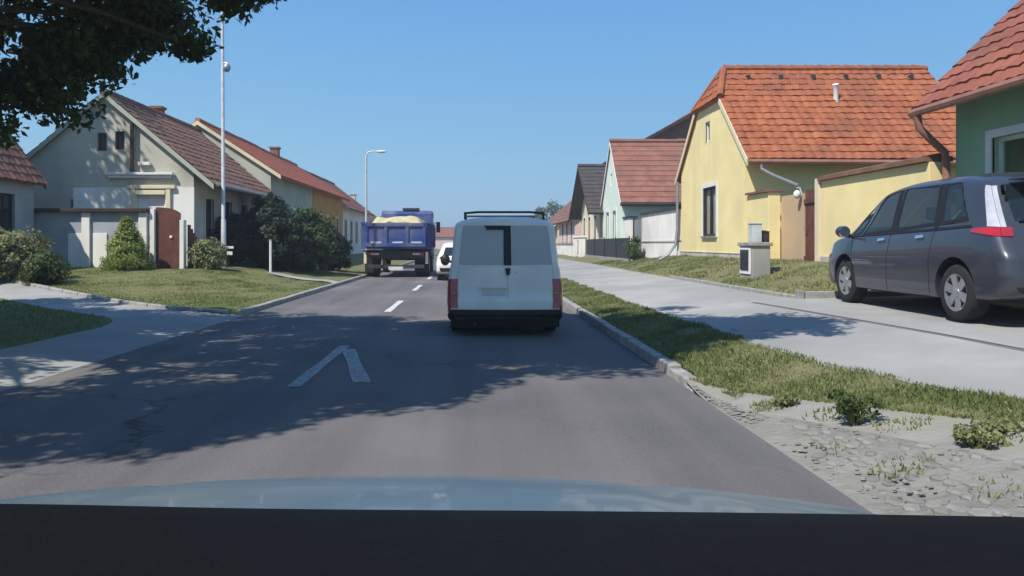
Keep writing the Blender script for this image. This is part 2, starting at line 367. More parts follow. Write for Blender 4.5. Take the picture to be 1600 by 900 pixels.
pb = lambda y: interp(y, [(-10, 7.2), (0, 5.0), (3, 4.3), (4.95, 3.74), (7.57, 3.08), (12.5, 2.9), (200, 2.8)])+.03*math.sin(2.1*y)+.03*math.sin(5.3*y)
pa = lambda y: min(pb(y)-.05, interp(y, [(-10, 6.5), (0, 5.9), (4.54, 3.42), (5.68, 2.8), (7.1, 2.1), (7.2, 2.05)]))
ps = lambda y: max(RR, pa(y)-interp(y, [(-10, .9), (4.5, .62), (6, .42), (7.1, .03)]))
loft('gravel_apron', 'gravel', lambda y: RR, ps, yy(-10, 7.1, .08, 1.0), 40, gR, .022)
loft('concrete_apron', 'stone_strip', ps, pa, yy(-10, 7.1, .1, 1.0), 6, gR, .008)
loft('verge', 'soil', lambda y: RR+.0 if y < 7.1 else 2.2, pb, yy(7.1, 200, .12), 8, gR, .02)
loft('verge', 'soil', pa, pb, yy(-10, 7.1, .12, 1.0), 8, gR, .02)
# footpath and its dark edging line
pe = lambda y: interp(y, [(-10, 4.95), (6.6, 4.93), (9.2, 4.78), (12.2, 4.6), (14, 4.5), (200, 4.5)])
pr = lambda y: interp(y, [(-10, 7.72), (12.1, 7.72), (12.25, 5.45), (200, 5.45)])
Y1 = [-10, -5]+yy(0, 12.1, .4, 1.0)
loft('footpath', 'concrete', pb, lambda y: pe(y)-.04, yy(-10, 12.1, .12, 1.0), 6, gR, .004)
loft('path_edging', 'asphalt', lambda y: pe(y)-.04, lambda y: pe(y)+.05, yy(-10, 12.1, .12, 1.0), 1, gR, .0, .006)
loft('parking_bay', 'concrete', lambda y: pe(y)+.05, pr, yy(-10, 12.1, .12, 1.0), 8, gR, .004)
loft('footpath', 'concrete', pb, lambda y: 5.4, yy(12.1, 200, .12), 6, gR, .004)
loft('bank', 'soil', lambda y: 5.4, lambda y: 7.3, yy(12.1, 200, .14), 14, gR, .035)
loft('yard_ground', 'earth', lambda y: 7.3, lambda y: 45, yy(12.1, 200, .5), 3, gR)
loft('yard_ground', 'earth', lambda y: 7.72, lambda y: 45, [-10, 0, 6, 12.1], 3, gR)
mb = MB(); kerb_run(mb, 5.34, 5.42, 12.12, 20, .53, .3)          # low edging of the planted bank
for i in range(2): mb.box(5.43+i*.98, 5.43+i*.98+.96, 12.06, 12.14, .35, .60)
mb.box(5.325, 5.43, 12.03, 12.16, .3, .62)
structure(mb.build('bank_edging', 'kerbstone', bev=.012))
# left side
YL = lambda x: interp(-x, [(4.4, 15.2), (4.6, 14.3), (4.9, 13.9), (5.6, 14.1), (12.8, 19.9), (60, 57)])
YI = lambda x: interp(-x, [(5.6, 10.8), (5.8, 11.9), (6.3, 12.8), (10.5, 16.4), (60, 54)])
def loftx(name, m, y0, y1, xs, ny, amp=0):
    mb = MB(); nx = len(xs)-1
    def fn(u, v):
        x = xs[round(u*nx)]; t = v**1.5; y = y0(x)+(y1(x)-y0(x))*t
        return (x, y, gL(x, y)+rough(x, y, amp)*min(1, 8*v, 8*(1-v)))
    mb.grid(fn, nx, ny); return structure(mb.build(name, m, fix=False, smooth=80))
xs = [-60, -50, -40, -32, -26]+[-22+.35*i for i in range(49)]+[-4.95, -4.8, -4.7, -4.55]
loftx('lawn', 'lawn', lambda x: YL(x), lambda x: 200, xs, 120, .03)
xs2 = [x for x in xs if x < -5.8]+[-5.7]
loftx('side_lane', 'concrete', lambda x: YI(x), lambda x: YL(x), xs2, 10, .006)
loftx('grass_island', 'lawn', lambda x: -10, lambda x: YI(x), xs2, 60, .03)
loftx('road_shoulder', 'concrete', lambda x: -10, lambda x: YL(x), [-5.7, -5.3, -5, -4.8, -4.6, -4.402], 60, .004)
mb = MB()      # light edging stones along the lawn
for i in range(26):
    x = -4.7-i*.62; x2 = x-.6; y, y2 = YL(x)-.04, YL(x2)-.04
    p = [(x, y), (x2, y2), (x2, y2+.13), (x, y+.13)]
    mb.prism([(a, b, gL(a, b)-.08) for a, b in p], (0, 0, .15))
structure(mb.build('lawn_edging', 'kerbstone', bev=.012))
# worn, half sunken cobbles of the washed-out apron
mb = MB(); y = 2.6
while y < 6.95:
    x = RR+.16+random.uniform(0, .05)
    while x < ps(y)-.05:
        cx, cy = x+random.uniform(-.015, .015), y+random.uniform(-.015, .015)
        if random.random() < .45+.55*sm(math.sin(cx*3.1+cy*2.3)+math.sin(cy*3.7-cx*1.3), -.6, .9):
            r = random.uniform(.034, .055); z_ = gR(cx, cy)+rough(cx, cy, .022)+random.uniform(-.010, .002); a_ = random.uniform(0, 1.5); k_ = random.choice((5, 6, 6, 7)); ra = [r*random.uniform(.85, 1.3) for _ in range(k_)]
            P_ = [(math.cos(a_+6.283*i/k_), math.sin(a_+6.283*i/k_)) for i in range(k_)]; tilt = random.uniform(-.12, .12)
            vs_ = [(cx+p*q, cy+s_*q, z_-.03) for (p, s_), q in zip(P_, ra)]+[(cx+p*q, cy+s_*q, z_+.006) for (p, s_), q in zip(P_, ra)]+[(cx+p*q*.72, cy+s_*q*.72, z_+.019+tilt*p*q) for (p, s_), q in zip(P_, ra)]
            mb.add(vs_, [tuple(2*k_+i for i in range(k_))]+[(j*k_+i, j*k_+(i+1) % k_, (j+1)*k_+(i+1) % k_, (j+1)*k_+i) for j in (0, 1) for i in range(k_)])
        x += random.uniform(.085, .125)
    y += .095
for _ in range(500):
    y = random.uniform(2.6, 6.9); x = random.uniform(RR+.03, max(RR+.04, ps(y)-.02)); r = random.uniform(.006, .018)
    mb.ell((x, y, gR(x, y)+r*.2), (r*1.3, r, r*.6), 6, 4)
o = mb.build('worn_cobbles', 'cobble', fix=False); setp(o, 'worn grey cobbles and loose stones of the washed-out roadside apron', 'cobbles', kind='stuff')
def drv(u, v):
    x = -4.56-2.5*u; y = 24.7+.4*u+.95*v+.06*math.sin(9*u); return (x, y, gL(x, y)+.035)
mb = MB(); mb.grid(drv, 20, 8); structure(mb.build('garden_path', 'concrete', fix=False))
# grass blades
def blades(name, label, n, sampler, hmin, hmax, m='grass', wid=.008):
    P = []; 
    while len(P) < n:
        q = sampler()
        if q: P.append(q)
    P = np.array(P); n = len(P)
    h = RNG.uniform(hmin, hmax, n)*P[:, 3]; a = RNG.uniform(0, 2*np.pi, n); ln = RNG.uniform(.1, .9, n)*h
    b = RNG.uniform(0, 2*np.pi, n); w_ = wid*RNG.uniform(.6, 1.5, n)
    base = P[:, :3]; side = np.stack([np.cos(a)*w_, np.sin(a)*w_, 0*a], 1)
    tip = base+np.stack([np.cos(b)*ln, np.sin(b)*ln, h], 1)
    V = np.concatenate([base-side, base+side, tip]); F = np.stack([np.arange(n), np.arange(n)+n, np.arange(n)+2*n], 1)
    o = bpy.data.objects.new(name, fast_mesh(name, V, F, [m])); COL.objects.link(o)
    return setp(o, label, 'grass', kind='stuff')
def patch(x, y, f=1.3): return .5+.5*math.sin(x*f*2.1+1.3*math.sin(y*f))*math.sin(y*f*1.7+math.sin(x*f*1.9))
def s_verge():
    y = 3.2+20*random.random()**2.2; a, b = (pa(y) if y < 7.1 else 2.2), pb(y)
    if y < 7 and random.random() < .10:      # stray tufts on the apron
        x = random.uniform(RR+.2, a)
        if math.sin(x*9+y*4)+math.sin(y*11-x*3) < .7: return None
        return (x, y, gR(x, y)-.005, .9)
    x = random.uniform(a-.03, b+.05)
    if b-a < .1 or random.random() > .35+.65*patch(x, y): return None
    return (x, y, gR(x, y)-.01, .6+.7*patch(y, x, 2.3))
blades('verge_grass', 'rough sunburnt grass on the narrow verge beside the footpath', 60000, s_verge, .018, .06)
def s_bank():
    y = random.uniform(12.2, 34); x = random.uniform(5.42, 7.3)
    if random.random() > patch(x, y, .9)+.12: return None
    return (x, y, gR(x, y)-.01, .5+.9*patch(y, x, 1.1))
blades('bank_grass', 'patchy grass on the raised bank before the yellow house', 17000, s_bank, .025, .08, wid=.011)
def s_lawn():
    x = -4.6-18*random.random(); y = YL(x)+14*random.random()**1.5
    if x > -7.1 and 0 < y-24.7-.4*(-4.56-x)/2.5 < .95: return None
    if y > 25 or (x < -9.2 and y > 23.6) or random.random() > .3+.7*patch(x, y, .5): return None
    return (x, y, gL(x, y)-.01, .6+.6*patch(y, x, .8))
blades('lawn_grass', 'dry mown grass on the wide front lawn left of the road', 60000, s_lawn, .015, .045, wid=.012)
def s_isl():
    x = -5.75-9*random.random(); y = 4+random.random()*13
    if y > YI(x)-.1: return None
    return (x, y, gL(x, y)-.01, 1)
blades('island_grass', 'shaded grass on the triangular island under the near tree', 30000, s_isl, .03, .10, wid=.01)
# ================================================================== HOUSES
def slope(mb, O, U, V, N, H, u0f, u1f, course=.33, tw=.25, wave=True, thick=.09):
    """one tiled roof plane: overlapping courses of curved tiles on a slab"""
    O, U, V, N = map(Vector, (O, U, V, N)); nc = max(2, round(H/course)); c = H/nc
    umin = min(u0f(0), u0f(H)); umax = max(u1f(0), u1f(H)); L = umax-umin
    nu = max(2, int(L/tw)*4) if wave else 4
    for k in range(nc):
        rows = []
        for v, lift in ((k*c, .036), ((k+1)*c, .012)):
            a, b = u0f(v), u1f(v); r = []
            for i in range(nu+1):
                u = a+(b-a)*i/nu
                wv = .028*abs(math.sin(math.pi*(u-umin)/tw)) if wave else 0
                jit = (.007*math.sin(17.3*k+3.1*(i//4))+.012*math.sin(1.7*u+.9*k)*math.sin(.8*u)) if wave else 0
                r.append(O+U*u+V*v+N*(lift+wv+jit))
            rows.append(r)
        nn = nu+1
        mb.add(rows[0]+rows[1], [(i, i+1, nn+i+1, nn+i) for i in range(nu)])
        mb.add([p-N*.035 for p in rows[0]]+rows[0], [(i, i+1, nn+i+1, nn+i) for i in range(nu)])
    q = [O+U*u0f(0), O+U*u1f(0), O+U*u1f(H)+V*H, O+U*u0f(H)+V*H]
    if (q[2]-q[3]).length < .05: q = q[:3]
    # intermediate breakpoints (half hips)
    if abs(u0f(H)-u0f(0)) > .05 and abs(u0f(H*.5)-(u0f(0)+u0f(H))/2) > .02:
        for t in range(1, 20):
            if abs(u0f(H*t/20)-u0f(0)) > 1e-6: break
        q.append(O+U*u0f(0)+V*(H*(t-1)/20))
    mb.prism([p-N*thick for p in q], N*(thick-.005))
class House:
    """walls, tiled gable roof. ridge 'x' or 'y'; windows are niches cut in the wall with frame, pane and sill"""
    def __init__(s, name, label, x0, x1, y0, y1, z0, ze, zr, ridge, wall, roof, ov=.35, gov=.15, course=.33, tw=.25, wave=False,
                 hip0=None, hip1=None, cap=None, upper=None, xr=None, group='village houses lining the street'):
        s.x0, s.x1, s.y0, s.y1, s.z0, s.ze, s.zr = x0, x1, y0, y1, z0, ze, zr
        s.root = thing(name, label, 'house', ((x0+x1)/2, (y0+y1)/2, z0), group); s.cut = MB(); s.todo = []
        s.ridge = ridge; b = z0-.4
        A = lambda p, q, z: (q, p, z) if ridge == 'y' else (p, q, z)      # p along ridge, q across
        p0, p1, q0, q1 = (x0, x1, y0, y1) if ridge == 'x' else (y0, y1, x0, x1)
        qr = xr if xr is not None else (q0+q1)/2; s.qr = qr
        def tops(p, hip, sgn):
            return [A(p, q0, b), A(p, q0, ze), A(p, qr, zr), A(p, q1, ze), A(p, q1, b)]
        mb = MB()
        if hip0 or hip1:
            def sect(hip):
                zh = hip[0] if hip else zr
                k = (zh-ze)/(zr-ze)
                return [(q0, b), (q0, ze), (q0+(qr-q0)*k, zh), (q1+(qr-q1)*k, zh), (q1, ze), (q1, b)]
            h0, h1 = hip0 or (zr-.01, .01), hip1 or (zr-.01, .01)
            sa, sb = sect(h0), sect(h1); P = []
            # four sections: end0, ridge start, ridge end, end1
            full = [(q0, b), (q0, ze), (qr-.001, zr-.03), (qr+.001, zr-.03), (q1, ze), (q1, b)]
            rings = [(p0, sa), (p0+h0[1], full), (p1-h1[1], full), (p1, sb)]
            vs = [A(p, q, z-.02 if z > ze else z) for p, sec in rings for q, z in sec]
            fs = [tuple(range(6)), tuple(range(18, 24))]+[(r*6+i, r*6+(i+1) % 6, r*6+6+(i+1) % 6, r*6+6+i) for r in range(3) for i in range(6)]
            mb.add(vs, fs)
        else:
            mb.prism([A(p0, q0, b), A(p0, q0, ze-.03), A(p0, qr, zr-.05), A(p0, q1, ze-.03), A(p0, q1, b)], Vector(A(p1-p0, 0, 0)))
        s.wallmb = mb; s.wallmat = wall
        # roof
        rf = MB(); 
        for q, sg in ((q0, 1), (q1, -1)):
            dq, dz = (qr-q), zr-ze; sl = math.hypot(dq, dz); vq, vz = dq/sl, dz/sl
            V = Vector(A(0, vq, vz)); U = Vector(A(1, 0, 0)); N = Vector(A(0, -vz*(1 if dq > 0 else -1), abs(vq))); N.normalize()
            ext = ov/abs(vq); O = Vector(A(0, q, ze))-V*ext+N*.02; H = sl+ext+.01
            def mk(p, hip, sgn):
                if not hip: return lambda v: p-sgn*gov
                zh = hip[0]; vh = (zh-ze)/vz+ext
                return lambda v: p-sgn*gov+sgn*(gov+hip[1])*max(0, (v-vh)/(H-vh))
            slope(rf, O, U, V, N, H, mk(p0, hip0, 1), mk(p1, hip1, -1), course, tw, wave)
        for p, hip, sgn in ((p0, hip0, 1), (p1, hip1, -1)):
            if not hip: continue
            zh, sb_ = hip; k = (zh-ze)/(zr-ze); qa, qb = q0+(qr-q0)*k, q1+(qr-q1)*k
            pv = Vector(A(sgn*(sb_+gov), 0, zr-zh)); H = pv.length; V = pv.normalized(); U = Vector(A(0, 1, 0))
            N = V.cross(U); N = N if N.z > 0 else -N
            qm = (qa+qb)/2; hw = (qb-qa)/2+.1
            slope(rf, Vector(A(p-sgn*gov, 0, zh))+N*.03, U, V, N, H, lambda v: qm-hw*(1-v/H), lambda v: qm+hw*(1-v/H), course, tw, wave)
        s.roof = rf.build('roof', roof, s.root, fix=False)
        # ridge tiles
        ra, rb = p0-gov+(hip0[1]+gov if hip0 else 0), p1+gov-(hip1[1]+gov if hip1 else 0)
        rc = MB(); n = max(2, int((rb-ra)/.4)) if wave else 3
        for i in range(n):
            a, c2 = ra+(rb-ra)*i/n, ra+(rb-ra)*(i+1)/n
            rc.tube([A(a, qr, zr+.055), A(c2+.03, qr, zr+.04)], [.13, .115], 8)
        for p, hip, sgn in ((p0, hip0, 1), (p1, hip1, -1)):
            if hip:
                k = (hip[0]-ze)/(zr-ze)
                for q in (q0, q1): rc.tube([A(p+sgn*hip[1], qr, zr+.05), A(p-sgn*gov, q+(qr-q)*k-(.1 if q == q0 else -.1), hip[0]+.04)], .1, 8)
        rc.build('ridge_tiles', cap or roof, s.roof, smooth=True)
        # barge boards on plain gables, eave boards
        s.fascia = []
        for p, hip, sgn in ((p0, hip0, 1), (p1, hip1, -1)):
            for q in (q0, q1):
                dq = qr-q; e = ov*(1 if dq > 0 else -1)*-1; zz = ze-ov*(zr-ze)/abs(dq)
                k = (hip[0]-ze)/(zr-ze) if hip else 1
                a = Vector(A(p-sgn*(gov+.015), q+e, zz)); c2 = Vector(A(p-sgn*(gov+.015), q+dq*k, ze+(zr-ze)*k))
                fb = MB(); s.fascia.append(fb); fb.prism([a+Vector((0, 0, -.15)), a+Vector((0, 0, .03)), c2+Vector((0, 0, .03)), c2+Vector((0, 0, -.15))], Vector(A(sgn*.03, 0, 0)))
    def barge(s, m): [f.build('barge_board', m, s.root) for f in s.fascia]
    def frame(s, face, u, z, w, h, d=.12, sill=True, fm='trim_white', pm='pane', bars=1, tr=0, surround=None, curtain=None, part='window', sp=.03, sw=.12):
        """niche on face '-x' '+x' '-y'; u is the coordinate along that face"""
        s.todo.append((face, u, z, w, h, d, sill, fm, pm, bars, tr, surround, curtain, part, sp, sw)); return s
    def done(s):
        wall = s.wallmb.build('wall', s.wallmat, s.root)
        cut = MB(); any_ = False
        def T(face, u, dep, z):    # dep > 0 goes into the wall
            return {'-x': (s.x0+dep, u, z), '+x': (s.x1-dep, u, z), '-y': (u, s.y0+dep, z)}[face]
        def bx(mb, face, u0, u1, d0, d1, z0, z1):
            a, b = T(face, u0, d0, z0), T(face, u1, d1, z1)
            mb.box(min(a[0], b[0]), max(a[0], b[0]), min(a[1], b[1]), max(a[1], b[1]), z0, z1)
        for t in s.todo:
            face, u, z, w, h, d = t[:6]; dd = d+(.25 if t[12] else 0)
            bx(cut, face, u-w/2, u+w/2, -.05, dd, z, z+h); any_ = True
        if any_: boolean(wall, cut, off=WL[s.root.name])
        for face, u, z, w, h, d, sill, fm, pm, bars, tr, surround, curtain, part, sp, sw in s.todo:
            f = MB(); t = .06; a, b = u-w/2+.002, u+w/2-.002
            bx(f, face, a, a+t, d-.06, d, z, z+h); bx(f, face, b-t, b, d-.06, d, z, z+h)
            bx(f, face, a+t, b-t, d-.06, d, z, z+t); bx(f, face, a+t, b-t, d-.06, d, z+h-t, z+h)
            for i in range(bars):
                c = a+(b-a)*(i+1)/(bars+1); bx(f, face, c-.03, c+.03, d-.055, d, z+t, z+h-t)
            if tr: bx(f, face, a+t, b-t, d-.05, d-.003, z+h*tr-.025, z+h*tr+.025)
            if surround:
                pass
            fo = f.build(part, fm, s.root)
            g = MB(); bx(g, face, a+.01, b-.01, d-.03, d-.022, z+.01, z+h-.01)
            g.build('pane' if part == 'window' else 'door_panel', pm, fo)
            if surround:
                g = MB()
                bx(g, face, u-w/2-sw, u-w/2, -sp, .03, z-sw*.3, z+h+sw); bx(g, face, u+w/2, u+w/2+sw, -sp, .03, z-sw*.3, z+h+sw)
                bx(g, face, u-w/2, u+w/2, -sp, .03, z+h, z+h+sw); g.build('surround', surround, fo)
            if sill:
                g = MB(); bx(g, face, u-w/2-.06, u+w/2+.06, -.07, d-.06, z-.06, z-.003); g.build('sill', sill if isinstance(sill, str) else 'metal_grey', fo)
            if curtain:
                g = MB(); n = 14
                for k, (ca, cb) in enumerate(curtain):
                    a2, b2 = u-w/2+w*ca, u-w/2+w*cb
                    pts = [T(face, a2+(b2-a2)*i/n, d+.035+.02*(i % 2), z+.02) for i in range(n+1)]
                    g.add(pts+[(p[0], p[1], z+h-.02) for p in pts], [(i, i+1, n+2+i, n+1+i) for i in range(n)])
                g.build('curtain', 'curtain', fo, fix=False)
        return s.root
def chimney(h, x, y, z0, z1, w=.5, m='tile_oldred'):
    mb = MB(); mb.box(x-w/2, x+w/2, y-w/2, y+w/2, z0, z1); mb.box(x-w/2-.06, x+w/2+.06, y-w/2-.06, y+w/2+.06, z1+.002, z1+.1)
    mb.build('chimney', m, h.roof)
def gutter(root, pts, m, r=.065): MB().tube(pts, r, 8).build('gutter', m, root, smooth=True)

# ---- yellow house with the half-hipped orange roof
XG = 7.27
h = House('house', 'pale yellow house with half-hipped orange tiled roof, gable to the street', XG, 13.8, 19.6, 25.6, .85, 3.95, 6.7, 'x', 'plaster_yellow', 'tile_orange',
          ov=.42, gov=.1, course=.30, tw=.26, wave=True, hip0=(5.62, .45), cap='tile_orange')
h.frame('-x', 22.55, 1.62, 1.25, 1.5, .075, True, fm='wood_dark', pm='pane_clear', bars=1, surround='trim_white', curtain=[(0, .47), (.55, 1)], sp=.02, sw=.13)
h.frame('-x', 22.7, 4.52, .42, .62, .10, False, pm='pane', bars=0, surround='plaster_cream', sp=.015, sw=.08)
h.barge('plaster_cream'); h.done(); YH = h
mb = MB(); mb.box(XG-.03, 13.83, 19.57, 25.63, .4, 1.10); mb.box(XG-.045, 13.8, 19.555, 25.645, 1.102, 1.13); o = mb.build('plinth', 'plinth', h.root, bev=.01)
for i in range(6):       # snow hooks under the ridge
    mb = MB(); x = 8.3+i*.98; mb.box(x-.045, x+.045, 22.08, 22.24, 6.33, 6.46); mb.build('snow_hook', 'metal_dark', h.roof)
mb = MB(); mb.tube([(10.5, 21.25, 5.30), (10.5, 21.25, 5.85), (10.46, 21.2, 5.98)], [.07, .07, .09], 10); mb.build('vent_pipe', 'trim_white', h.roof, smooth=True)
mb = MB(); mb.box(10.2, 10.85, 20.9, 21.12, 5.12, 5.17); mb.box(10.28, 10.32, 20.92, 21.2, 4.95, 5.14); mb.box(10.72, 10.76, 20.92, 21.2, 4.95, 5.14); mb.build('roof_step', 'metal_dark', h.roof)
gutter(h.root, [(XG-.1, 19.12, 3.52), (10, 19.12, 3.50), (13.8, 19.12, 3.48)], 'copper', .07)
mb = MB(); mb.tube([(7.5, 19.12, 3.46), (7.52, 19.1, 3.32), (7.6, 18.6, 3.12), (7.6, 17.15, 2.74)], .038, 8); mb.build('downpipe', 'metal_grey', h.root, smooth=True)
mb = MB(); mb.tube([(XG-.1, 25.72, 3.55), (XG-.1, 25.75, 1.9), (XG-.16, 25.75, 1.35), (XG-.42, 25.75, 1.0), (XG-.75, 25.7, .82)], .05, 8)
mb.build('downpipe', 'metal_grey', h.root, smooth=True)
# ---- green house at the right edge
h = House('house', 'green house with red tiled roof beside the parked grey minivan', 7.72, 13.5, 1.2, 11.75, .5, 4.05, 6.95, 'y', 'plaster_green', 'tile_red', ov=.5, gov=.3, course=.32, tw=.26, wave=True)
h.frame('-x', 10.25, 1.70, 1.35, 1.25, .15, True, fm='trim_white', pm='pane_clear', bars=1, surround='trim_white', curtain=[(0, .35)], sp=.025, sw=.12)
h.frame('-x', 5.5, 1.72, 1.25, 1.2, .15, True, bars=1, surround='trim_white')
h.barge('copper'); h.done()
gutter(h.root, [(7.16, 12.0, 3.50), (7.16, 6, 3.52), (7.16, 1, 3.54)], 'copper', .07)
mb = MB(); mb.tube([(7.17, 11.86, 3.47), (7.2, 11.86, 3.25), (7.4, 11.86, 3.05), (7.62, 11.86, 2.85), (7.64, 11.86, 2.6), (7.64, 11.86, .6)], .06, 10); mb.build('downpipe', 'copper', h.root, smooth=True)
mb = MB(); mb.box(7.66, 7.80, 1.1, 11.8, .3, .95); mb.build('plinth', 'plinth', h.root, bev=.01)
# ---- mint house
h = House('house', 'white and mint green gabled house behind the green fence', 7.0, 17, 34.7, 39.5, .7, 3.7, 6.5, 'x', 'plaster_mint', 'tile_oldred', ov=.35, gov=.08, course=.36)
for y in (36.2, 38): h.frame('-x', y, 1.5, .8, 1.5, .12, True, fm='plaster_mint', bars=1, surround='trim_white')
h.frame('-x', 37.1, 4.3, .5, .6, .1, False, bars=0)
h.barge('trim_white'); h.done()
gutter(h.root, [(6.9, 34.28, 3.22), (17, 34.28, 3.22)], 'metal_dark', .08)
mb = MB(); mb.tube([(10.4, 35.4, 3.9), (10.4, 35.4, 4.75)], .025, 6)
for i in range(4): mb.tube([(10.1, 35.4, 4.35+.1*i), (10.7, 35.4, 4.35+.1*i)], .012, 5)
mb.build('aerial', 'metal_pale', h.roof)
# ---- dark roofed cream house
h = House('house', 'cream house with overhanging dark roof and white gable beyond the mint house', 6.9, 15, 39.9, 46.6, .7, 3.5, 5.9, 'x', 'plaster_cream', 'tile_dark', ov=.7, gov=.7, course=.4)
for y in (41.3, 43.3, 45.2): h.frame('-x', y, 1.5, .8, 1.45, .12, True, fm='wood_dark', bars=1, surround='trim_white')
h.barge('wood_dark'); h.done()
mb = MB(); mb.prism([(6.86, 41.0, 3.9), (6.86, 45.5, 3.9), (6.86, 43.25, 5.4)], (.035, 0, 0)); mb.build('gable_panel', 'trim_white', h.root)
# ---- brown two storey house standing behind
h = House('house', 'tall dark brown house rising behind the mint house roof', 9.9, 18, 44.5, 56, .8, 7.4, 9.6, 'y', 'plaster_brown', 'tile_oldred', ov=.5, gov=.6, course=.45, xr=13.9)
h.frame('-y', 12.9, 6.4, .7, 1.0, .1, False, bars=0, fm='trim_white', surround='trim_white'); h.barge('wood_dark'); h.done()
# ---- pink and brown roofs further down
h = House('house', 'low pink house with brown roof running along the street', 6.9, 13, 49.5, 58.5, .7, 3.3, 5.7, 'y', 'plaster_pink', 'tile_brown', ov=.5, gov=.2, course=.5)
for y in (51, 53.5, 56): h.frame('-x', y, 1.5, .9, 1.4, .12, True, bars=1, surround='trim_white', fm='wood_dark')
h.barge('wood_dark'); h.done()
h = House('house', 'cream house with brown roof, farthest of the right row', 7.0, 13.5, 60.5, 73, .7, 3.2, 6.0, 'y', 'plaster_cream', 'tile_brown', ov=.5, gov=.2, course=.5)
for y in (62, 65, 68): h.frame('-x', y, 1.5, .9, 1.4, .12, True, bars=1)
h.barge('trim_white'); chimney(h, 10.6, 70, 5.4, 6.8); h.done()
h = House('house', 'pink walled house with low red roof at the far end of the street', -9.5, -2.2, 150, 158, .3, 2.9, 4.7, 'x', 'plaster_pink', 'tile_red', course=.8)
h.barge('wood_dark'); h.done()
# ---- left row
XW = -9.5
h = House('house', 'old grey and white gabled house with brown roof, two attic windows in the gable', -15.5, XW, 25.1, 33.4, .5, 4.0, 6.5, 'y', 'plaster_grey', 'tile_brown', ov=.75, gov=.2, course=.36, tw=.3, wave=True)
for u, z in ((-12.63, 4.55), (-12.02, 4.60)): h.frame('-y', u, z, .32, .62, .12, False, fm='wood_dark', bars=0)
h.frame('-y', -10.95, 2.02, .95, 1.05, .12, False, fm='trim_white', pm='trim_white', bars=0)
h.frame('-y', -13.55, 2.62, .3, .28, .1, False, fm='wood_dark', bars=0); h.frame('-y', -12.3, 2.62, .36, .32, .1, False, fm='wood_dark', bars=0)
for y in (26.6, 28.6, 30.6, 32.3): h.frame('+x', y, 1.5, .85, 1.5, .15, True, fm='wood_dark', bars=1, tr=.68, surround='plaster_grey')
h.barge('plaster_pale'); h.done(); H1 = h
mb = MB(); mb.box(-13.6, -11.65, 25.075, 25.098, .3, 3.30); mb.box(-10.2, XW+.02, 25.075, 25.098, .3, 3.30); mb.box(-11.65, -10.2, 25.08, 25.097, 3.2, 3.30); mb.box(-11.65, -11.43, 25.08, 25.097, .3, 3.2); mb.box(-10.47, -10.2, 25.08, 25.097, .3, 3.2); mb.box(-11.43, -10.47, 25.08, 25.097, .3, 2.0)
mb.build('white_band', 'plaster_white', h.root)
mb = MB(); mb.box(-12.45, -10.15, 24.9, 25.07, 3.72, 3.80); mb.box(-12.35, -10.25, 24.96, 25.07, 3.62, 3.718); mb.box(-11.35, -10.95, 24.97, 25.07, 4.05, 4.16); mb.build('cornice', 'trim_white', h.root, bev=.01)
mb = MB()
for x in (-11.62, -10.42): mb.box(x, x+.16, 24.99, 25.074, 1.9, 3.25)
mb.box(-11.75, -10.1, 24.97, 25.074, 3.252, 3.38); mb.box(-11.44, -10.44, 24.98, 25.074, 3.05, 3.2)
mb.build('window_surround', 'plaster_cream', h.root, bev=.012)
mb = MB(); mb.tube([(-11.55, 24.98, 3.85), (-11.55, 24.98, 5.62)], .07, 8); mb.build('flue', 'wood_dark', h.root)
chimney(h, -12.9, 30.2, 6.1, 6.9, .4, 'tile_brown')
gutter(h.root, [(-8.72, 25, 3.40), (-8.72, 33.4, 3.40)], 'metal_grey', .07)
mb = MB(); mb.tube([(-8.75, 33.2, 3.38), (-9.0, 33.2, 3.1), (-9.4, 33.2, 2.9), (-9.4, 33.2, .5)], .05, 8); mb.build('downpipe', 'metal_pale', h.root)
h = House('house', 'pale green grey house with bright red roof, second in the left row', -15.8, -9.2, 33.6, 42.4, .5, 4.8, 6.95, 'y', 'plaster_pale', 'tile_bright', ov=.5, gov=.15, course=.36)
for y in (35.5, 38, 40.5): h.frame('+x', y, 1.6, .9, 1.5, .15, True, fm='trim_white', bars=1, surround='trim_white')
h.barge('plaster_cream'); h.done()
h = House('house', 'orange walled house with red roof, third in the left row', -15.8, -9.2, 42.6, 52.2, .5, 4.8, 6.9, 'y', 'plaster_orange', 'tile_bright', ov=.5, gov=.05, course=.36)
for y in (44.5, 47, 50): h.frame('+x', y, 1.6, .9, 1.5, .15, True, fm='trim_white', bars=1, surround='plaster_cream')
h.barge('plaster_orange'); chimney(h, -12.6, 47.0, 6.4, 7.45, .5, 'tile_brown'); h.done()
h = House('house', 'white house with red roof behind the dump truck, fourth in the left row', -15.6, -9.3, 52.4, 66, .5, 4.3, 6.7, 'y', 'plaster_white', 'tile_red', ov=.5, gov=.2, course=.45)
for y in (54, 56.5, 59, 62): h.frame('+x', y, 1.5, .95, 1.6, .15, True, fm='wood_dark', bars=1, surround='plaster_cream')
h.barge('plaster_cream'); h.done()
h = House('house', 'low house with olive brown roof, farthest of the left row', -15.5, -9.0, 69, 84, .5, 3.0, 5.4, 'y', 'plaster_cream', 'tile_brown', ov=.5, gov=.2, course=.5)
for y in (71, 75, 79): h.frame('+x', y, 1.4, .9, 1.3, .12, True, bars=1)
h.barge('wood_dark'); chimney(h, -11.5, 71, 4.4, 6.1, .5, 'plaster_grey'); h.done()
h = House('house', 'small blue grey cottage with steep old red roof at the left edge', -20, -14.0, 14.5, 23.5, .4, 3.68, 7.8, 'y', 'plaster_bluegrey', 'tile_oldred', ov=.3, gov=.15, course=.33, tw=.28, wave=True)
for u in (16.5, 19.3, 22.1): h.frame('+x', u, 1.75, .85, 1.15, .14, True, fm='wood_dark', bars=1)
h.barge('wood_dark'); h.done()
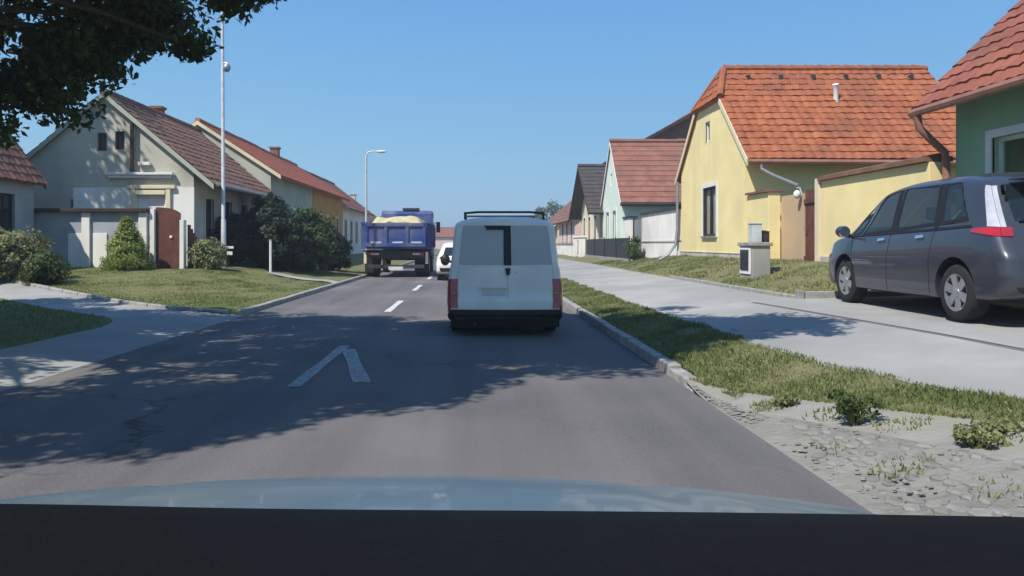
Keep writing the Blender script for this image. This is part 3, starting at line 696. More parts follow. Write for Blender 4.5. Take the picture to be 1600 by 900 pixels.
# ================================================================== YARD WALLS, GATES, FENCES
def cap_tiles(mb, x0, x1, y0, y1, z, rise=.14): mb.prism([(x0, y0, z), (x1, y0, z), ((x0+x1)/2, y0, z+rise)], (0, y1-y0, 0))
# yellow yard wall
t = thing('yard_wall', 'yellow rendered yard wall joining the yellow house to the green house', 'wall', (7.55, 14, .8), 'yard walls along the street')
mb = MB(); mb.box(7.45, 7.75, 12.0, 15.72, .4, 2.72); mb.box(7.3, 7.6, 18.15, 19.58, .4, 2.66); mb.build('wall', 'plaster_yellow', t, bev=.01)
mb = MB(); mb.box(7.62, 7.80, 16.9, 18.15, .4, 2.55); mb.build('recess_wall', 'plaster_recess_shade', t)  # shade of the recess put into its tan plaster colour
mb = MB(); mb.box(7.40, 7.80, 15.722, 15.92, .4, 2.78); mb.build('gate_pillar', 'plaster_cream', t, bev=.01)
mb = MB(); mb.box(7.36, 7.84, 12.0, 15.72, 2.725, 2.80); cap_tiles(mb, 7.36, 7.84, 12.0, 15.7, 2.802, .06); mb.box(7.22, 7.70, 18.1, 19.5, 2.665, 2.72); mb.build('coping', 'tile_brown', t)
mb = MB(); mb.box(7.42, 7.78, 12.0, 15.70, .4, 1.12); mb.build('plinth', 'plinth', t, bev=.01)
mb = MB(); mb.box(7.28, 7.62, 18.17, 19.55, .4, 1.1); mb.build('plinth', 'plinth', t, bev=.01)
t = thing('yard_gate', 'tall dark red wooden gate between the yellow wall sections', 'gate', (7.68, 16.4, .9), 'yard gates')
mb = MB()
for i in range(7): mb.box(7.64, 7.69, 15.93+i*.138, 15.93+i*.138+.132, .78, 2.62)
mb.build('board_panel', 'wood_red', t, bev=.006)
for z in (1.0, 2.3): mb = MB(); mb.box(7.605, 7.64, 15.93, 16.89, z, z+.1); mb.build('rail', 'wood_red', t)
mb = MB(); mb.tube([(7.60, 16.78, 1.75), (7.55, 16.78, 1.75), (7.55, 16.68, 1.75)], .012, 6); mb.build('handle', 'metal_grey', t)
t = thing('wall_lamp', 'small white globe lamp above the dark red gate', 'lamp', (7.5, 17.0, 2.55))
mb = MB(); mb.ell((7.5, 17.0, 2.52), (.08, .08, .10)); mb.build('lamp_globe', 'trim_white', t, smooth=True)
mb = MB(); mb.tube([(7.62, 17.0, 2.5), (7.56, 17.0, 2.68), (7.5, 17.0, 2.67)], .02, 6); mb.build('bracket', 'metal_pale', t)
# meter pier
gx = gR(6.1, 15.7)
t = thing('meter_pier', 'squat grey concrete meter pier with a dark grille on the grass bank', 'meter pier', (6.12, 15.9, gx))
mb = MB(); mb.box(5.94, 6.32, 15.6, 16.35, gx-.3, gx+.66); mb.build('pier', 'concrete', t, bev=.012)
mb = MB(); mb.box(5.90, 6.36, 15.56, 16.39, gx+.662, gx+.74); mb.build('cap', 'kerbstone', t, bev=.012)
mb = MB(); mb.box(5.915, 5.938, 15.7, 16.28, gx+.06, gx+.62); mb.build('cabinet_frame', 'trim_white', t)
mb = MB(); mb.box(5.90, 5.914, 15.76, 16.22, gx+.14, gx+.58)
for i in range(6): mb.box(5.885, 5.90, 15.78, 16.2, gx+.17+.065*i, gx+.20+.065*i)
mb.build('grille', 'metal_dark', t)
mb = MB(); mb.box(6.0, 6.2, 15.75, 16.0, gx+.742, gx+1.13); mb.box(5.985, 6.215, 15.735, 16.015, gx+1.132, gx+1.16)
standalone(mb, 'meter_box', 'metal_pale', 'white meter box standing on top of the concrete pier', 'meter box', (6.1, 15.88, gx+.742), bev=.01)
mb = MB(); mb.box(6.24, 6.34, 15.7, 15.95, gx+.742, gx+.95); mb.prism([(6.23, 15.69, gx+.952), (6.35, 15.69, gx+.952), (6.35, 15.69, gx+.97), (6.23, 15.69, gx+1.0)], (0, .27, 0))
standalone(mb, 'mailbox', 'wood_dark', 'small dark mailbox beside the white meter box on the pier', 'mailbox', (6.29, 15.82, gx+.742), bev=.006)
# white yard wall between yellow and mint houses
t = thing('yard_wall', 'off-white yard wall between the yellow house and the mint house', 'wall', (7.35, 28.6, .8), 'yard walls along the street')
mb = MB(); mb.box(7.2, 7.5, 25.8, 31.3, .3, 2.6); mb.box(7.1, 7.4, 33.2, 34.65, .3, 2.55); mb.build('wall', 'plaster_white', t, bev=.01)
mb = MB(); mb.box(7.13, 7.57, 25.8, 31.35, 2.602, 2.7); mb.box(7.05, 7.45, 33.15, 34.6, 2.552, 2.64); mb.build('coping', 'metal_dark', t)
mb = MB(); mb.box(7.17, 7.52, 25.8, 31.32, 1.45, 1.5); mb.build('string_course', 'plaster_grey', t)
t = thing('yard_gate', 'dark grey gate in the off-white yard wall', 'gate', (7.3, 32.2, .8), 'yard gates')
mb = MB()
for i in range(10): mb.box(7.28, 7.32, 31.42+i*.172, 31.42+i*.172+.16, .8, 2.45)
mb.build('board_panel', 'metal_grey', t)
mb = MB(); mb.box(7.24, 7.40, 31.32, 31.41, .5, 2.5); mb.box(7.24, 7.40, 33.1, 33.19, .5, 2.5); mb.build('gate_post', 'wood_dark', t)
# green fence
t = thing('fence', 'low dark green metal fence in front of the mint house', 'fence', (6.5, 36, .7))
mb = MB()
for i in range(72): y = 30.4+i*.16; mb.box(6.485, 6.515, y, y+.10, gR(6.5, y)+.12, gR(6.5, y)+.98)
mb.build('slat_panel', 'leaf_dark' if False else 'metal_dark', t)
for z in (.8, .25): mb = MB(); mb.box(6.52, 6.55, 30.3, 42, gR(6.5, 36)+z, gR(6.5, 36)+z+.05); mb.build('rail', 'metal_dark', t)
mb = MB(); mb.box(6.4, 6.6, 30.3, 42, .3, gR(6.5, 36)+.1); mb.build('footing', 'concrete', t)
for y in (30.3, 33.2, 36.1, 39.0, 41.9): mb = MB(); mb.box(6.44, 6.48, y-.03, y+.03, .4, gR(6.5, y)+1.05); mb.build('post', 'metal_dark', t)
for i, (x, y, lab) in enumerate(((6.4, 42.7, 'white rendered pillar at the far end of the green fence'), (6.4, 44.9, 'white rendered pillar beyond the dark garden gate'))):
    mb = MB(); mb.box(x-.22, x+.22, y-.22, y+.22, .3, 1.75); mb.box(x-.27, x+.27, y-.27, y+.27, 1.752, 1.84)
    standalone(mb, 'gate_pillar', 'plaster_white', lab, 'pillar', (x, y, .6), 'white gate pillars', bev=.01)
t = thing('garden_gate', 'dark barred garden gate between two white pillars', 'gate', (6.4, 43.8, .7))
mb = MB()
for i in range(11): mb.box(6.38, 6.42, 42.98+i*.155, 42.98+i*.155+.05, .75, 1.6)
mb.build('bars', 'metal_dark', t)
for z in (1.55, .8): mb = MB(); mb.box(6.37, 6.43, 42.95, 44.66, z, z+.06); mb.build('rail', 'metal_dark', t)
t = thing('yard_wall', 'low white garden wall before the pink house', 'wall', (6.4, 52, .6), 'yard walls along the street')
mb = MB(); mb.box(6.3, 6.5, 45.3, 58, .3, 1.35); mb.build('wall', 'plaster_white', t, bev=.01)
mb = MB(); mb.box(6.25, 6.55, 45.3, 58, 1.352, 1.42); mb.build('coping', 'concrete', t)
# left yard wall and arched gate
t = thing('yard_wall', 'long grey yard wall with white pilasters before the old gabled house', 'wall', (-12.2, 23.8, .5), 'yard walls along the street')
mb = MB(); mb.box(-14.2, -10.5, 23.7, 23.95, .2, 2.40); mb.build('wall', 'plaster_bluegrey', t, bev=.01)
mb = MB()
for x in (-12.55, -10.72): mb.box(x, x+.26, 23.62, 23.698, .3, 2.39)
mb.box(-12.2, -11.75, 23.66, 23.698, .3, 1.72); mb.box(-13.0, -12.56, 23.66, 23.698, .3, 1.72)
mb.build('pilaster', 'plaster_white', t, bev=.008)
mb = MB(); mb.box(-14.25, -10.42, 23.52, 24.05, 2.402, 2.52); mb.build('coping', 'wood_dark', t, bev=.01)
t = thing('arched_gate', 'dark red arched wooden gate at the end of the grey yard wall', 'gate', (-9.95, 23.8, .5), 'yard gates')
N = 12; xa, xb = -10.22, -9.42
def arch(x): u = (x-xa)/(xb-xa); return 2.2+.36*math.sqrt(max(0, 1-(max(0, u-.15)/.95)**2))
mb = MB()
for i in range(N):
    x = xa+(xb-xa)*i/N; x2 = xa+(xb-xa)*(i+1)/N-.006
    mb.prism([(x, 23.76, .4), (x2, 23.76, .4), (x2, 23.76, arch(x2)), (x, 23.76, arch(x))], (0, .05, 0))
mb.build('board_panel', 'wood_red', t)
mb = MB(); mb.box(-10.36, -10.225, 23.66, 23.9, .3, 2.5); mb.box(-9.415, -9.28, 23.66, 23.9, .3, 2.15); mb.build('gate_post', 'plaster_white', t, bev=.008)
mb = MB(); mb.ell((-9.72, 23.735, 1.6), (.05, .02, .05), 10, 6); mb.build('door_sign', 'trim_white', t)
t = thing('shadow_boards', 'added dark boards shaped as the shadow between the arched gate and the old house', 'gate', (-9.1, 24.4, .5), 'yard gates')  # boards added in the shape of the wedge of shade beside the gate
mb = MB()
for i in range(6): mb.box(-9.27, -9.22, 23.95+i*.19, 23.95+i*.19+.17, .4, 2.0-.13*i)
mb.build('board_panel', 'wood_red', t)
# ================================================================== TREES AND SHRUBS
def leaves(name, parent, centers, radii, per, size, m, flat=.7, out=None):
    """clumps of leaf-shaped faces: centers (n,3), radii (n,), per leaves each"""
    C = np.repeat(np.array(centers), per, 0); Rr = np.repeat(np.array(radii), per)
    n = len(C); d = RNG.normal(size=(n, 3)); d /= np.linalg.norm(d, axis=1)[:, None]
    d[:, 2] *= flat; rr = Rr*RNG.uniform(.15, 1, n)**.6; P = C+d*rr[:, None]
    a = RNG.normal(size=(n, 3)); a /= np.linalg.norm(a, axis=1)[:, None]
    if out is not None:      # clipped shrubs: leaves face outward
        o_ = P-np.array(out); o_ /= np.linalg.norm(o_, axis=1)[:, None]+1e-6; o_ += RNG.normal(size=(n, 3))*.45
        a = np.cross(o_, a); a /= np.linalg.norm(a, axis=1)[:, None]
    b = np.cross(a, RNG.normal(size=(n, 3))); b /= np.linalg.norm(b, axis=1)[:, None]
    if out is not None: b = np.cross(a, o_); b /= np.linalg.norm(b, axis=1)[:, None]
    s = size*RNG.uniform(.6, 1.35, n)[:, None]
    nn = np.cross(a, b); fold = nn*s*.18
    V = np.concatenate([P-a*s, P+b*s*.55+fold, P+a*s*1.1, P-b*s*.55+fold]); i = np.arange(n)
    F = np.stack([i, i+n, i+2*n, i+3*n], 1)
    off = np.array(WL[parent.name]) if parent is not None else 0
    o = bpy.data.objects.new(name, fast_mesh(name, V-off, F, [m])); COL.objects.link(o)
    if parent is not None: o.parent = parent; WL[o.name] = WL[parent.name]
    return o
def limb(mb, p, q, r0, r1, k=5, wob=.12):
    p, q = Vector(p), Vector(q); L = (q-p).length; pts = []
    for i in range(k+1):
        t = i/k; w_ = math.sin(math.pi*t)*wob*L
        pts.append(p.lerp(q, t)+Vector((random.uniform(-.5, .5)*w_, random.uniform(-.5, .5)*w_, w_*.35)))
    mb.tube(pts, [r0+(r1-r0)*i/k for i in range(k+1)], 7); return pts
def tree(name, label, base, clumps, leafsize, per, m, trunk_r, top, cat='tree', group=None, dens=1.0, cl_r=(.35, .7)):
    """clumps: ellipsoids (cx,cy,cz,rx,ry,rz,count) filled with leaf clusters; limbs reach every ellipsoid"""
    t = thing(name, label, cat, base, group); tr = MB(); B = Vector(base); T = Vector(top)
    tr.tube([B-Vector((0, 0, .2)), B+Vector((.0, 0, .15)), B.lerp(T, .4)+Vector((.08, 0, 0)), T], [trunk_r*1.5, trunk_r*1.1, trunk_r*.85, trunk_r*.55], 10)
    C = []; Rr = []
    for cx, cy, cz, rx, ry, rz, cnt in clumps:
        st = B.lerp(T, random.uniform(.6, 1))
        pts = limb(tr, st, (cx, cy, cz), trunk_r*.24, trunk_r*.06)
        for _ in range(int(cnt*dens)):
            d = RNG.normal(size=3); d /= np.linalg.norm(d); r = RNG.uniform(.1, 1)**(1/2.2)
            c = (cx+d[0]*rx*r, cy+d[1]*ry*r, cz+d[2]*rz*r); C.append(c); Rr.append(RNG.uniform(*cl_r))
            if random.random() < .3: limb(tr, (cx+(c[0]-cx)*.1, cy+(c[1]-cy)*.1, cz+(c[2]-cz)*.1), c, trunk_r*.09, .006, 3, .08)
    tr.build('trunk', 'bark', t, smooth=True, fix=False)
    leaves('crown', t, C, Rr, per, leafsize, m); return t
# the big tree standing left of the road; only its lower right crown hangs into the picture
tree('broadleaf_tree', 'large broadleaf tree whose dark crown overhangs the road at the upper left', (-8.2, 6.6, .1),
     [(-6.7, 10.5, 4.15, 1.1, 1.1, .9, 12), (-5.55, 10.6, 4.4, .85, .9, .6, 26), (-4.8, 10.6, 4.6, .6, .6, .35, 9), (-7.2, 10.2, 3.3, .75, .9, .8, 11), (-4.55, 10.4, 4.75, .75, .8, .5, 14), (-6.2, 10.7, 3.55, .55, .6, .4, 10), (-6.4, 10.6, 5.2, 1.3, 1.2, .6, 9), (-3.95, 10.3, 4.15, .28, .3, .15, 3), (-3.35, 10.0, 4.8, .35, .4, .2, 5), (-2.9, 9.9, 5.0, .4, .4, .2, 5),
      (-10.6, 9.2, 5.0, 1.8, 1.6, 1.2, 80), (-12, 8.0, 5.6, 1.8, 1.8, 1.4, 70), (-9.4, 7.6, 5.2, 1.6, 1.6, 1.2, 60), (-8.2, 10.6, 5.4, 1.2, 1.3, 1.2, 26), (-9.2, 9.0, 5.2, 1.5, 1.3, .9, 110), (-7.9, 6.8, 5.3, 1.4, 1.2, .8, 70), (-10.3, 8.4, 5.6, 1.6, 1.4, 1, 60), (-10.6, 10.5, 5.3, 1.6, 1.2, .9, 90), (-12.2, 12.0, 5.6, 1.8, 1.5, 1.0, 80),
      (-6.6, 9.0, 6.0, 1.6, 1.4, .9, 26), (-4.5, 8.2, 5.6, 1.7, 1.6, .9, 40), (-3.0, 9.0, 5.9, 1.2, 1.0, .5, 40), (-2.2, 8.2, 6.2, 1.4, 1.2, .6, 110), (-3.6, 7.4, 6.6, 1.5, 1.3, .7, 90), (-6.2, 2.6, 6.2, 1.5, 1.2, .9, 80), (-4.6, 3.6, 6.4, 1.3, 1.0, .7, 70), (-8.6, 2.6, 6, 1.5, 1.2, .9, 60), (-4.6, 5.4, 6.2, 1.5, 1.2, .7, 70), (-3.0, 6.2, 6.3, 1.4, 1.1, .7, 70), (-1.6, 5.4, 6.4, 1.1, .8, .5, 36), (-1.2, 7.4, 6.0, 1.2, 1.1, .6, 50), (.0, 6.5, 6.0, 1.3, 1.0, .6, 50),
      (-2.6, 7.4, 5.9, 1.7, 1.6, .9, 36), (-.6, 6.4, 6.1, 1.6, 1.3, .8, 28), (.9, 6.3, 5.6, 1.0, 1.0, .5, 10), (-5.5, 5.4, 6.2, 2.2, 1.8, 1.4, 42), (-3.2, 5.0, 6.6, 1.7, 1.4, .9, 26),
      (-7.5, 6.5, 7.6, 2.6, 2.4, 1.6, 50), (-4.6, 7, 7.6, 2.2, 2, 1.2, 34), (-9.6, 5.5, 6.0, 2.2, 2.4, 1.6, 40), (-7.5, 3.8, 5.8, 2, 1.6, 1.3, 26), (-1.2, 8.6, 6.4, 1.4, 1.2, .8, 16), (-9.6, 9.0, 5.2, 1.6, 1.6, 1.6, 26)],
     .062, 95, 'leaf', .34, (-7.9, 6.8, 5.2), dens=1.6, cl_r=(.24, .48))
tree('broadleaf_tree', 'tall tree behind the grey cottage, left of the picture', (-20, 22.6, .5),
     [(-20, 22, 9.5, 3.4, 3, 2.6, 60), (-18.2, 22, 12, 2.8, 2.6, 2.4, 45), (-21.5, 22.5, 12.5, 2.8, 2.8, 2.6, 40), (-19.5, 22, 15, 2.6, 2.4, 2, 36), (-17.8, 22.5, 9, 2.0, 2, 1.8, 30)],
     .14, 60, 'leaf', .36, (-20, 22.6, 9), cl_r=(.6, 1.1))
def shrub(label, c, r, n, m, size=.05, group=None, per=60, shape='round', name='shrub'):
    x, y, z = c; t = thing(name, label, 'shrub', c, group); st = MB(); C = []; Rr = []
    for _ in range(7):
        a = random.uniform(0, 6.3); st.tube([(x, y, z-.1), (x+math.cos(a)*r[0]*.25, y+math.sin(a)*r[1]*.25, z+r[2]*.9), (x+math.cos(a)*r[0]*.5, y+math.sin(a)*r[1]*.5, z+r[2]*1.5)], [.03, .02, .008], 5)
    st.build('stem', 'bark', t, fix=False)
    for _ in range(n):
        if shape == 'cone':
            h = random.random()**1.3; rad = (1-h**1.25)*.98+.02; a = random.uniform(0, 6.3); q = random.random()**.4
            C.append((x+math.cos(a)*r[0]*rad*q, y+math.sin(a)*r[1]*rad*q, z+.08+h*2*r[2]*.93)); Rr.append(.16)
        else:
            d = RNG.normal(size=3); d /= np.linalg.norm(d); k = RNG.uniform(.2, 1)**.4*(1+.12*math.sin(5*d[0]+3*d[2]))
            C.append((x+d[0]*r[0]*k, y+d[1]*r[1]*k, max(z+.05, z+r[2]*.95+d[2]*r[2]*k))); Rr.append(RNG.uniform(.14, .32))
    leaves('foliage', t, C, Rr, per, size, m, .9, out=(x, y, z+r[2]*.5)); return t
G = 'shrubs in the left front gardens'
shrub('lime green cone-shaped clipped shrub before the grey yard wall', (-10.75, 22.9, gL(-10.75, 22.9)), (.78, .78, .80), 300, 'leaf_lime', .035, G, shape='cone')
shrub('tall olive green bush at the left edge beneath the grey cottage', (-12.15, 19.6, gL(-12.15, 19.6)), (.95, .9, .72), 90, 'leaf_olive', .05, G)
shrub('lower drooping bush right of the tall olive bush', (-11.0, 18.9, gL(-11, 18.9)), (.52, .6, .40), 45, 'leaf_mid', .05, G)
shrub('dark low shrub right beside the arched gate', (-8.6, 24.0, gL(-8.6, 24)), (.55, .5, .5), 50, 'leaf_olive', .05, G)
for lab, x, y, rx, rz, m in (('dark tall shrub just right of the tall steel pole', -9.0, 27.6, .85, 1.05, 'leaf_dark'), ('biggest dark green bush, behind the thin white post', -7.3, 27.8, 1.25, 1.2, 'leaf_dark'),
                             ('dark bush second from the dump truck', -6.5, 29.6, 1.1, 1.3, 'leaf_mid'), ('dark bush nearest to the dump truck', -6.15, 32.5, .85, 1.0, 'leaf_dark'),
                             ('tall dark bush tucked behind the biggest bush', -8.4, 30.6, 1.1, 1.5, 'leaf_dark')):
    shrub(lab, (x, y, gL(x, y)), (rx, rx*.9, rz), int(120*rx*rz), m, .07, G, 60)
shrub('small green bush at the yard wall beside the grey gate', (6.75, 30.6, gR(6.75, 30.6)), (.35, .4, .5), 25, 'leaf_mid', .05)
GW = 'weeds on the gravel apron'
def weed(label, x, y, r, h, n, m='leaf_olive'):
    z = gR(x, y); t = thing('weed_clump', label, 'weed', (x, y, z), GW); st = MB(); C = []
    for _ in range(n):
        a = random.uniform(0, 6.3); l = random.uniform(.2, 1); e = (x+math.cos(a)*r*l, y+math.sin(a)*r*l, z+h*random.uniform(.35, 1))
        st.tube([(x+math.cos(a)*r*.2, y+math.sin(a)*r*.2, z-.02), ((x+e[0])/2, (y+e[1])/2, z+(e[2]-z)*.7), e], [.005, .004, .002], 4); C.append(e)
    st.build('stem', 'grass', t, fix=False); leaves('foliage', t, C, [.045]*len(C), 22, .016, m, .8)
weed('largest bushy weed growing in the gravel apron', 2.68, 5.15, .15, .19, 46, 'leaf_mid')
weed('small weed beyond the bushy weed on the apron', 2.5, 5.9, .10, .08, 20)
weed('dry weed nearest to the camera on the apron', 2.98, 4.35, .13, .09, 26)
weed('flat dry weed near the concrete edge of the apron', 3.2, 4.5, .12, .07, 20)
for x, y, h_, lab in ((-26, 120, 8, 'distant green tree left of the far street end'), (14, 130, 9, 'distant green tree right of the far street end'), (24, 100, 8, 'distant tree behind the farthest right house')):
    tree('distant_tree', lab, (x, y, .3), [(x, y, h_*.6, 3.2, 3.2, h_*.36, 60), (x+2, y, h_*.5, 2.4, 2.4, h_*.25, 30), (x-2, y, h_*.5, 2.4, 2.4, h_*.25, 30)], .22, 40, 'leaf_mid', .3, (x, y, h_*.5), group='distant trees', cl_r=(.7, 1.2))
# ================================================================== POLES
t = thing('lamp_mast', 'tall slim pale steel mast rising out of the lawn past the top of the picture', 'mast', (-8.55, 25.3, .5))
mb = MB(); mb.tube([(-8.55, 25.3, .3), (-8.55, 25.3, 2.2), (-8.56, 25.3, 2.25), (-8.6, 25.3, 11.5)], [.085, .085, .065, .05], 12); mb.build('pole', 'metal_pale', t, smooth=True)
mb = MB(); mb.ell((-8.42, 25.25, 7.42), (.13, .13, .15), 12, 8); mb.tube([(-8.58, 25.3, 7.6), (-8.42, 25.28, 7.58), (-8.42, 25.25, 7.5)], .03, 6); mb.build('round_fitting', 'metal_grey', t, smooth=True)
mb = MB(); mb.tube([(-8.6, 25.3, 11.3), (-8.3, 25.2, 11.7), (-7.3, 24.6, 11.8)], .04, 6); mb.ell((-7.1, 24.5, 11.78), (.32, .16, .08)); mb.build('lamp_head', 'metal_grey', t, smooth=True)
mb = MB(); mb.box(-8.44, -8.18, 25.2, 25.23, 1.22, 1.30); mb.box(-8.4, -8.22, 25.2, 25.23, 1.0, 1.12); mb.build('small_sign', 'trim_white', t)
gz = gL(-7.2, 26)
t = thing('marker_post', 'thin short white post in front of the biggest dark bush', 'post', (-7.1, 25.9, gz))
mb = MB(); mb.tube([(-7.1, 25.9, gz-.2), (-7.1, 25.9, gz+1.12)], .045, 8); mb.build('post', 'trim_white', t)
mb = MB(); mb.ell((-7.1, 25.9, gz+1.13), (.055, .055, .03), 8, 6); mb.build('cap', 'metal_grey', t)
t = thing('street_lamp', 'thin street lamp with a curved arm behind the dump truck', 'street lamp', (-6.2, 43, .3))
mb = MB(); mb.tube([(-6.2, 43, .1), (-6.2, 43, 6.5), (-6.1, 43, 6.72), (-5.9, 43, 6.78), (-5.5, 43, 6.78)], [.08, .055, .045, .04, .035], 8); mb.build('pole', 'metal_pale', t, smooth=True)
mb = MB(); mb.ell((-5.3, 43, 6.77), (.32, .14, .08)); mb.build('lamp_head', 'trim_white', t, smooth=True)
# ================================================================== VEHICLES (local axes: x across, y forward from the rear, z up)
def pchip(xs, ys):
    n = len(xs); h = [xs[i+1]-xs[i] for i in range(n-1)]; d = [(ys[i+1]-ys[i])/h[i] for i in range(n-1)]; m = [0]*n
    m[0], m[-1] = d[0], d[-1]
    for i in range(1, n-1):
        if d[i-1]*d[i] > 0:
            a, b = 2*h[i]+h[i-1], h[i]+2*h[i-1]; m[i] = (a+b)/(a/d[i-1]+b/d[i])
    def f(x):
        x = min(max(x, xs[0]), xs[-1]); i = 0
        while i < n-2 and x > xs[i+1]: i += 1
        t = (x-xs[i])/h[i]; t2, t3 = t*t, t*t*t
        return (2*t3-3*t2+1)*ys[i]+(t3-2*t2+t)*h[i]*m[i]+(-2*t3+3*t2)*ys[i+1]+(t3-t2)*h[i]*m[i+1]
    return f
class Body:
    def __init__(s, tab, shear=lambda z: 0, nose=lambda z: 0, bulge=.05, belt=.05):
        xs = [r[0] for r in tab]; s.L = xs[-1]; s.c = [pchip(xs, [r[i] for r in tab]) for i in range(1, 7)]
        s.shear, s.nose, s.bulge, s.belt = shear, nose, bulge, belt; s.cache = {}
    def sect(s, a):
        k = round(a, 4)
        if k not in s.cache:
            w, zs, zb, wr, zr, zt = [c(a) for c in s.c]
            zr = max(zr, zb+.03); zt = max(zt, zr+.012)
            pts = [(w*.86, zs), (w-.03, zs+.03), (w-.004, zs+.28*(zb-zs)), (w, zs+.58*(zb-zs)), (w-s.belt, zb), (w-s.belt-.012, zb+.02),
                   (wr+.028, zr-.05 if zr-zb > .12 else zb+(zr-zb)*.7), (wr-.03, zr), (wr*.55, zt-.012 if zt-.012 > zr else zr), (0, zt)]
            for i in range(1, 10):
                if pts[i][1] <= pts[i-1][1]: pts[i] = (pts[i][0], pts[i-1][1]+.002)
            T = list(range(10)); s.cache[k] = (pchip(T, [p[0] for p in pts]), pchip(T, [p[1] for p in pts]))
        return s.cache[k]
    def y(s, a, z): return a+s.shear(z)*(1-sm(a, 0, 1.2))-s.nose(z)*sm(a, s.L-.9, s.L)
    def P(s, a, t, sg):
        fx, fz = s.sect(a); x, z = fx(t), fz(t); return Vector((sg*x, s.y(a, z), z))
    def rear(s, u, t):
        p = s.P(0, t, 1); return Vector((u*p.x, p.y-s.bulge*(1-u*u), p.z))
    def front(s, u, t):
        p = s.P(s.L, t, 1); return Vector((u*p.x, p.y+s.bulge*1.5*(1-u*u), p.z))
    def shell(s, holes=(), rholes=(), ns=.06, nt=5):
        """closed body shell; faces inside the (s,t) quads of holes get material 1"""
        mb = MB(); ss = [0, .015, .04]; a = .04
        while a < s.L-.05: a += ns; ss.append(min(a, s.L-.02))
        ss += [s.L]; tt = [i/nt for i in range(9*nt+1)]
        def inq(q, p):
            r = [(q[(i+1) % 4][0]-q[i][0])*(p[1]-q[i][1])-(q[(i+1) % 4][1]-q[i][1])*(p[0]-q[i][0]) for i in range(4)]
            return all(x > 0 for x in r) or all(x < 0 for x in r)
        def addgrid(fn, A, B, hl):
            vs = [fn(x, y) for y in B for x in A]; n = len(A); b = len(mb.v); mb.v += [tuple(v) for v in vs]
            for j in range(len(B)-1):
                for i in range(n-1):
                    c = ((A[i]+A[i+1])/2, (B[j]+B[j+1])/2)
                    mb.f.append([b+j*n+i, b+j*n+i+1, b+(j+1)*n+i+1, b+(j+1)*n+i]); mb.mi.append(1 if any(inq(q, c) for q in hl) else 0)
        for sg in (1, -1): addgrid(lambda x, t: s.P(x, t, sg), ss, tt, holes)
        us = [-1+i/8 for i in range(17)]
        fl = lambda x, u: Vector((s.P(x, 0, 1).x*u, s.y(x, s.P(x, 0, 1).z), s.P(x, 0, 1).z))
        def floor(x, u):
            p = s.P(x, 0, 1); yv = p.y
            if x == 0: yv = s.rear(u, 0).y
            if x == s.L: yv = s.front(u, 0).y
            return Vector((p.x*u, yv, p.z))
        addgrid(floor, ss, us, ()); addgrid(lambda u, t: s.rear(u, t), us, tt, rholes); addgrid(lambda u, t: s.front(u, t), us, tt, ())
        return mb
def patch(mb, fn, q, na, nb, off, ref, th=.02):
    """slab following a body surface over the parameter quad q, raised by off and closed down by th"""
    def uv(i, j):
        a, b = i/na, j/nb
        return tuple((q[0][k]*(1-a)+q[1][k]*a)*(1-b)+(q[3][k]*(1-a)+q[2][k]*a)*b for k in (0, 1))
    out = []; inn = []; ref = Vector(ref)
    for j in range(nb+1):
        for i in range(na+1):
            p = uv(i, j); P = fn(*p); e = .01
            n = (fn(p[0]+e, p[1])-fn(p[0]-e, p[1])).cross(fn(p[0], p[1]+e)-fn(p[0], p[1]-e))
            n = n.normalized() if n.length > 1e-9 else ref.copy()
            if n.dot(ref) < 0: n = -n
            out.append(P+n*off); inn.append(P+n*(off-th))
    W = na+1; N = len(out)
    fs = [(j*W+i, j*W+i+1, (j+1)*W+i+1, (j+1)*W+i) for j in range(nb) for i in range(na)]
    rim = [(i, i+1) for i in range(na)]+[(j*W+na, (j+1)*W+na) for j in range(nb)]+[(nb*W+i+1, nb*W+i) for i in reversed(range(na))]+[((j+1)*W, j*W) for j in reversed(range(nb))]
    return mb.add(out+inn, fs+[(a, b, N+b, N+a) for a, b in rim])
def side(B, sg): return lambda a, t: B.P(min(max(a, 0), B.L), min(max(t, 0), 9), sg)
def wheel(root, x, y, r, w, sg, spokes=5, rimmat='alloy', rr=.66):
    """sg: outward side"""
    mb = MB(); hw = w/2
    prof = [(r*rr, -hw), (r*.9, -hw), (r*.97, -hw*.85), (r, -hw*.5), (r, hw*.5), (r*.97, hw*.85), (r*.9, hw), (r*rr, hw), (r*rr, -hw)]
    mb.lathe((x, y, r), prof, 'x', 36); t = mb.build('wheel', 'rubber', root, local=True, smooth=True)
    rb = MB(); ri = r*rr
    rb.lathe((x, y, r), [(ri*1.01, sg*hw*.98), (ri*.93, sg*hw*.94), (ri*.9, sg*hw*.3), (ri*.9, -sg*hw*.6)], 'x', 36)
    xo = x+sg*hw*.72
    for k in range(spokes):
        a = 2*math.pi*k/spokes+.3; ca, sa = math.cos(a), math.sin(a)
        def pt(rad, off, d): return (x+sg*d, y+ca*rad-sa*off, r+sa*rad+ca*off)
        w0, w1 = ri*.16, ri*.25
        vs = [pt(ri*.12, -w0, hw*.55), pt(ri*.12, w0, hw*.55), pt(ri*.95, w1, hw*.92), pt(ri*.95, -w1, hw*.92), pt(ri*.12, -w0, hw*.85), pt(ri*.12, w0, hw*.85), pt(ri*.95, w1, hw*.97), pt(ri*.95, -w1, hw*.97)]
        rb.add(vs, [(0, 1, 2, 3), (4, 5, 6, 7), (0, 1, 5, 4), (1, 2, 6, 5), (2, 3, 7, 6), (3, 0, 4, 7)])
    rb.lathe((x, y, r), [(ri*.24, sg*hw*.5), (ri*.24, sg*hw*.9), (ri*.18, sg*hw*.97), (.001, sg*hw*.97)], 'x', 18)
    rb.build('rim', rimmat, t, local=True, smooth=True)
    db = MB(); db.lathe((x, y, r), [(ri*.9, sg*hw*.25), (.001, sg*hw*.25)], 'x', 24); db.build('brake_disc', 'metal_dark', t, local=True)
    return t
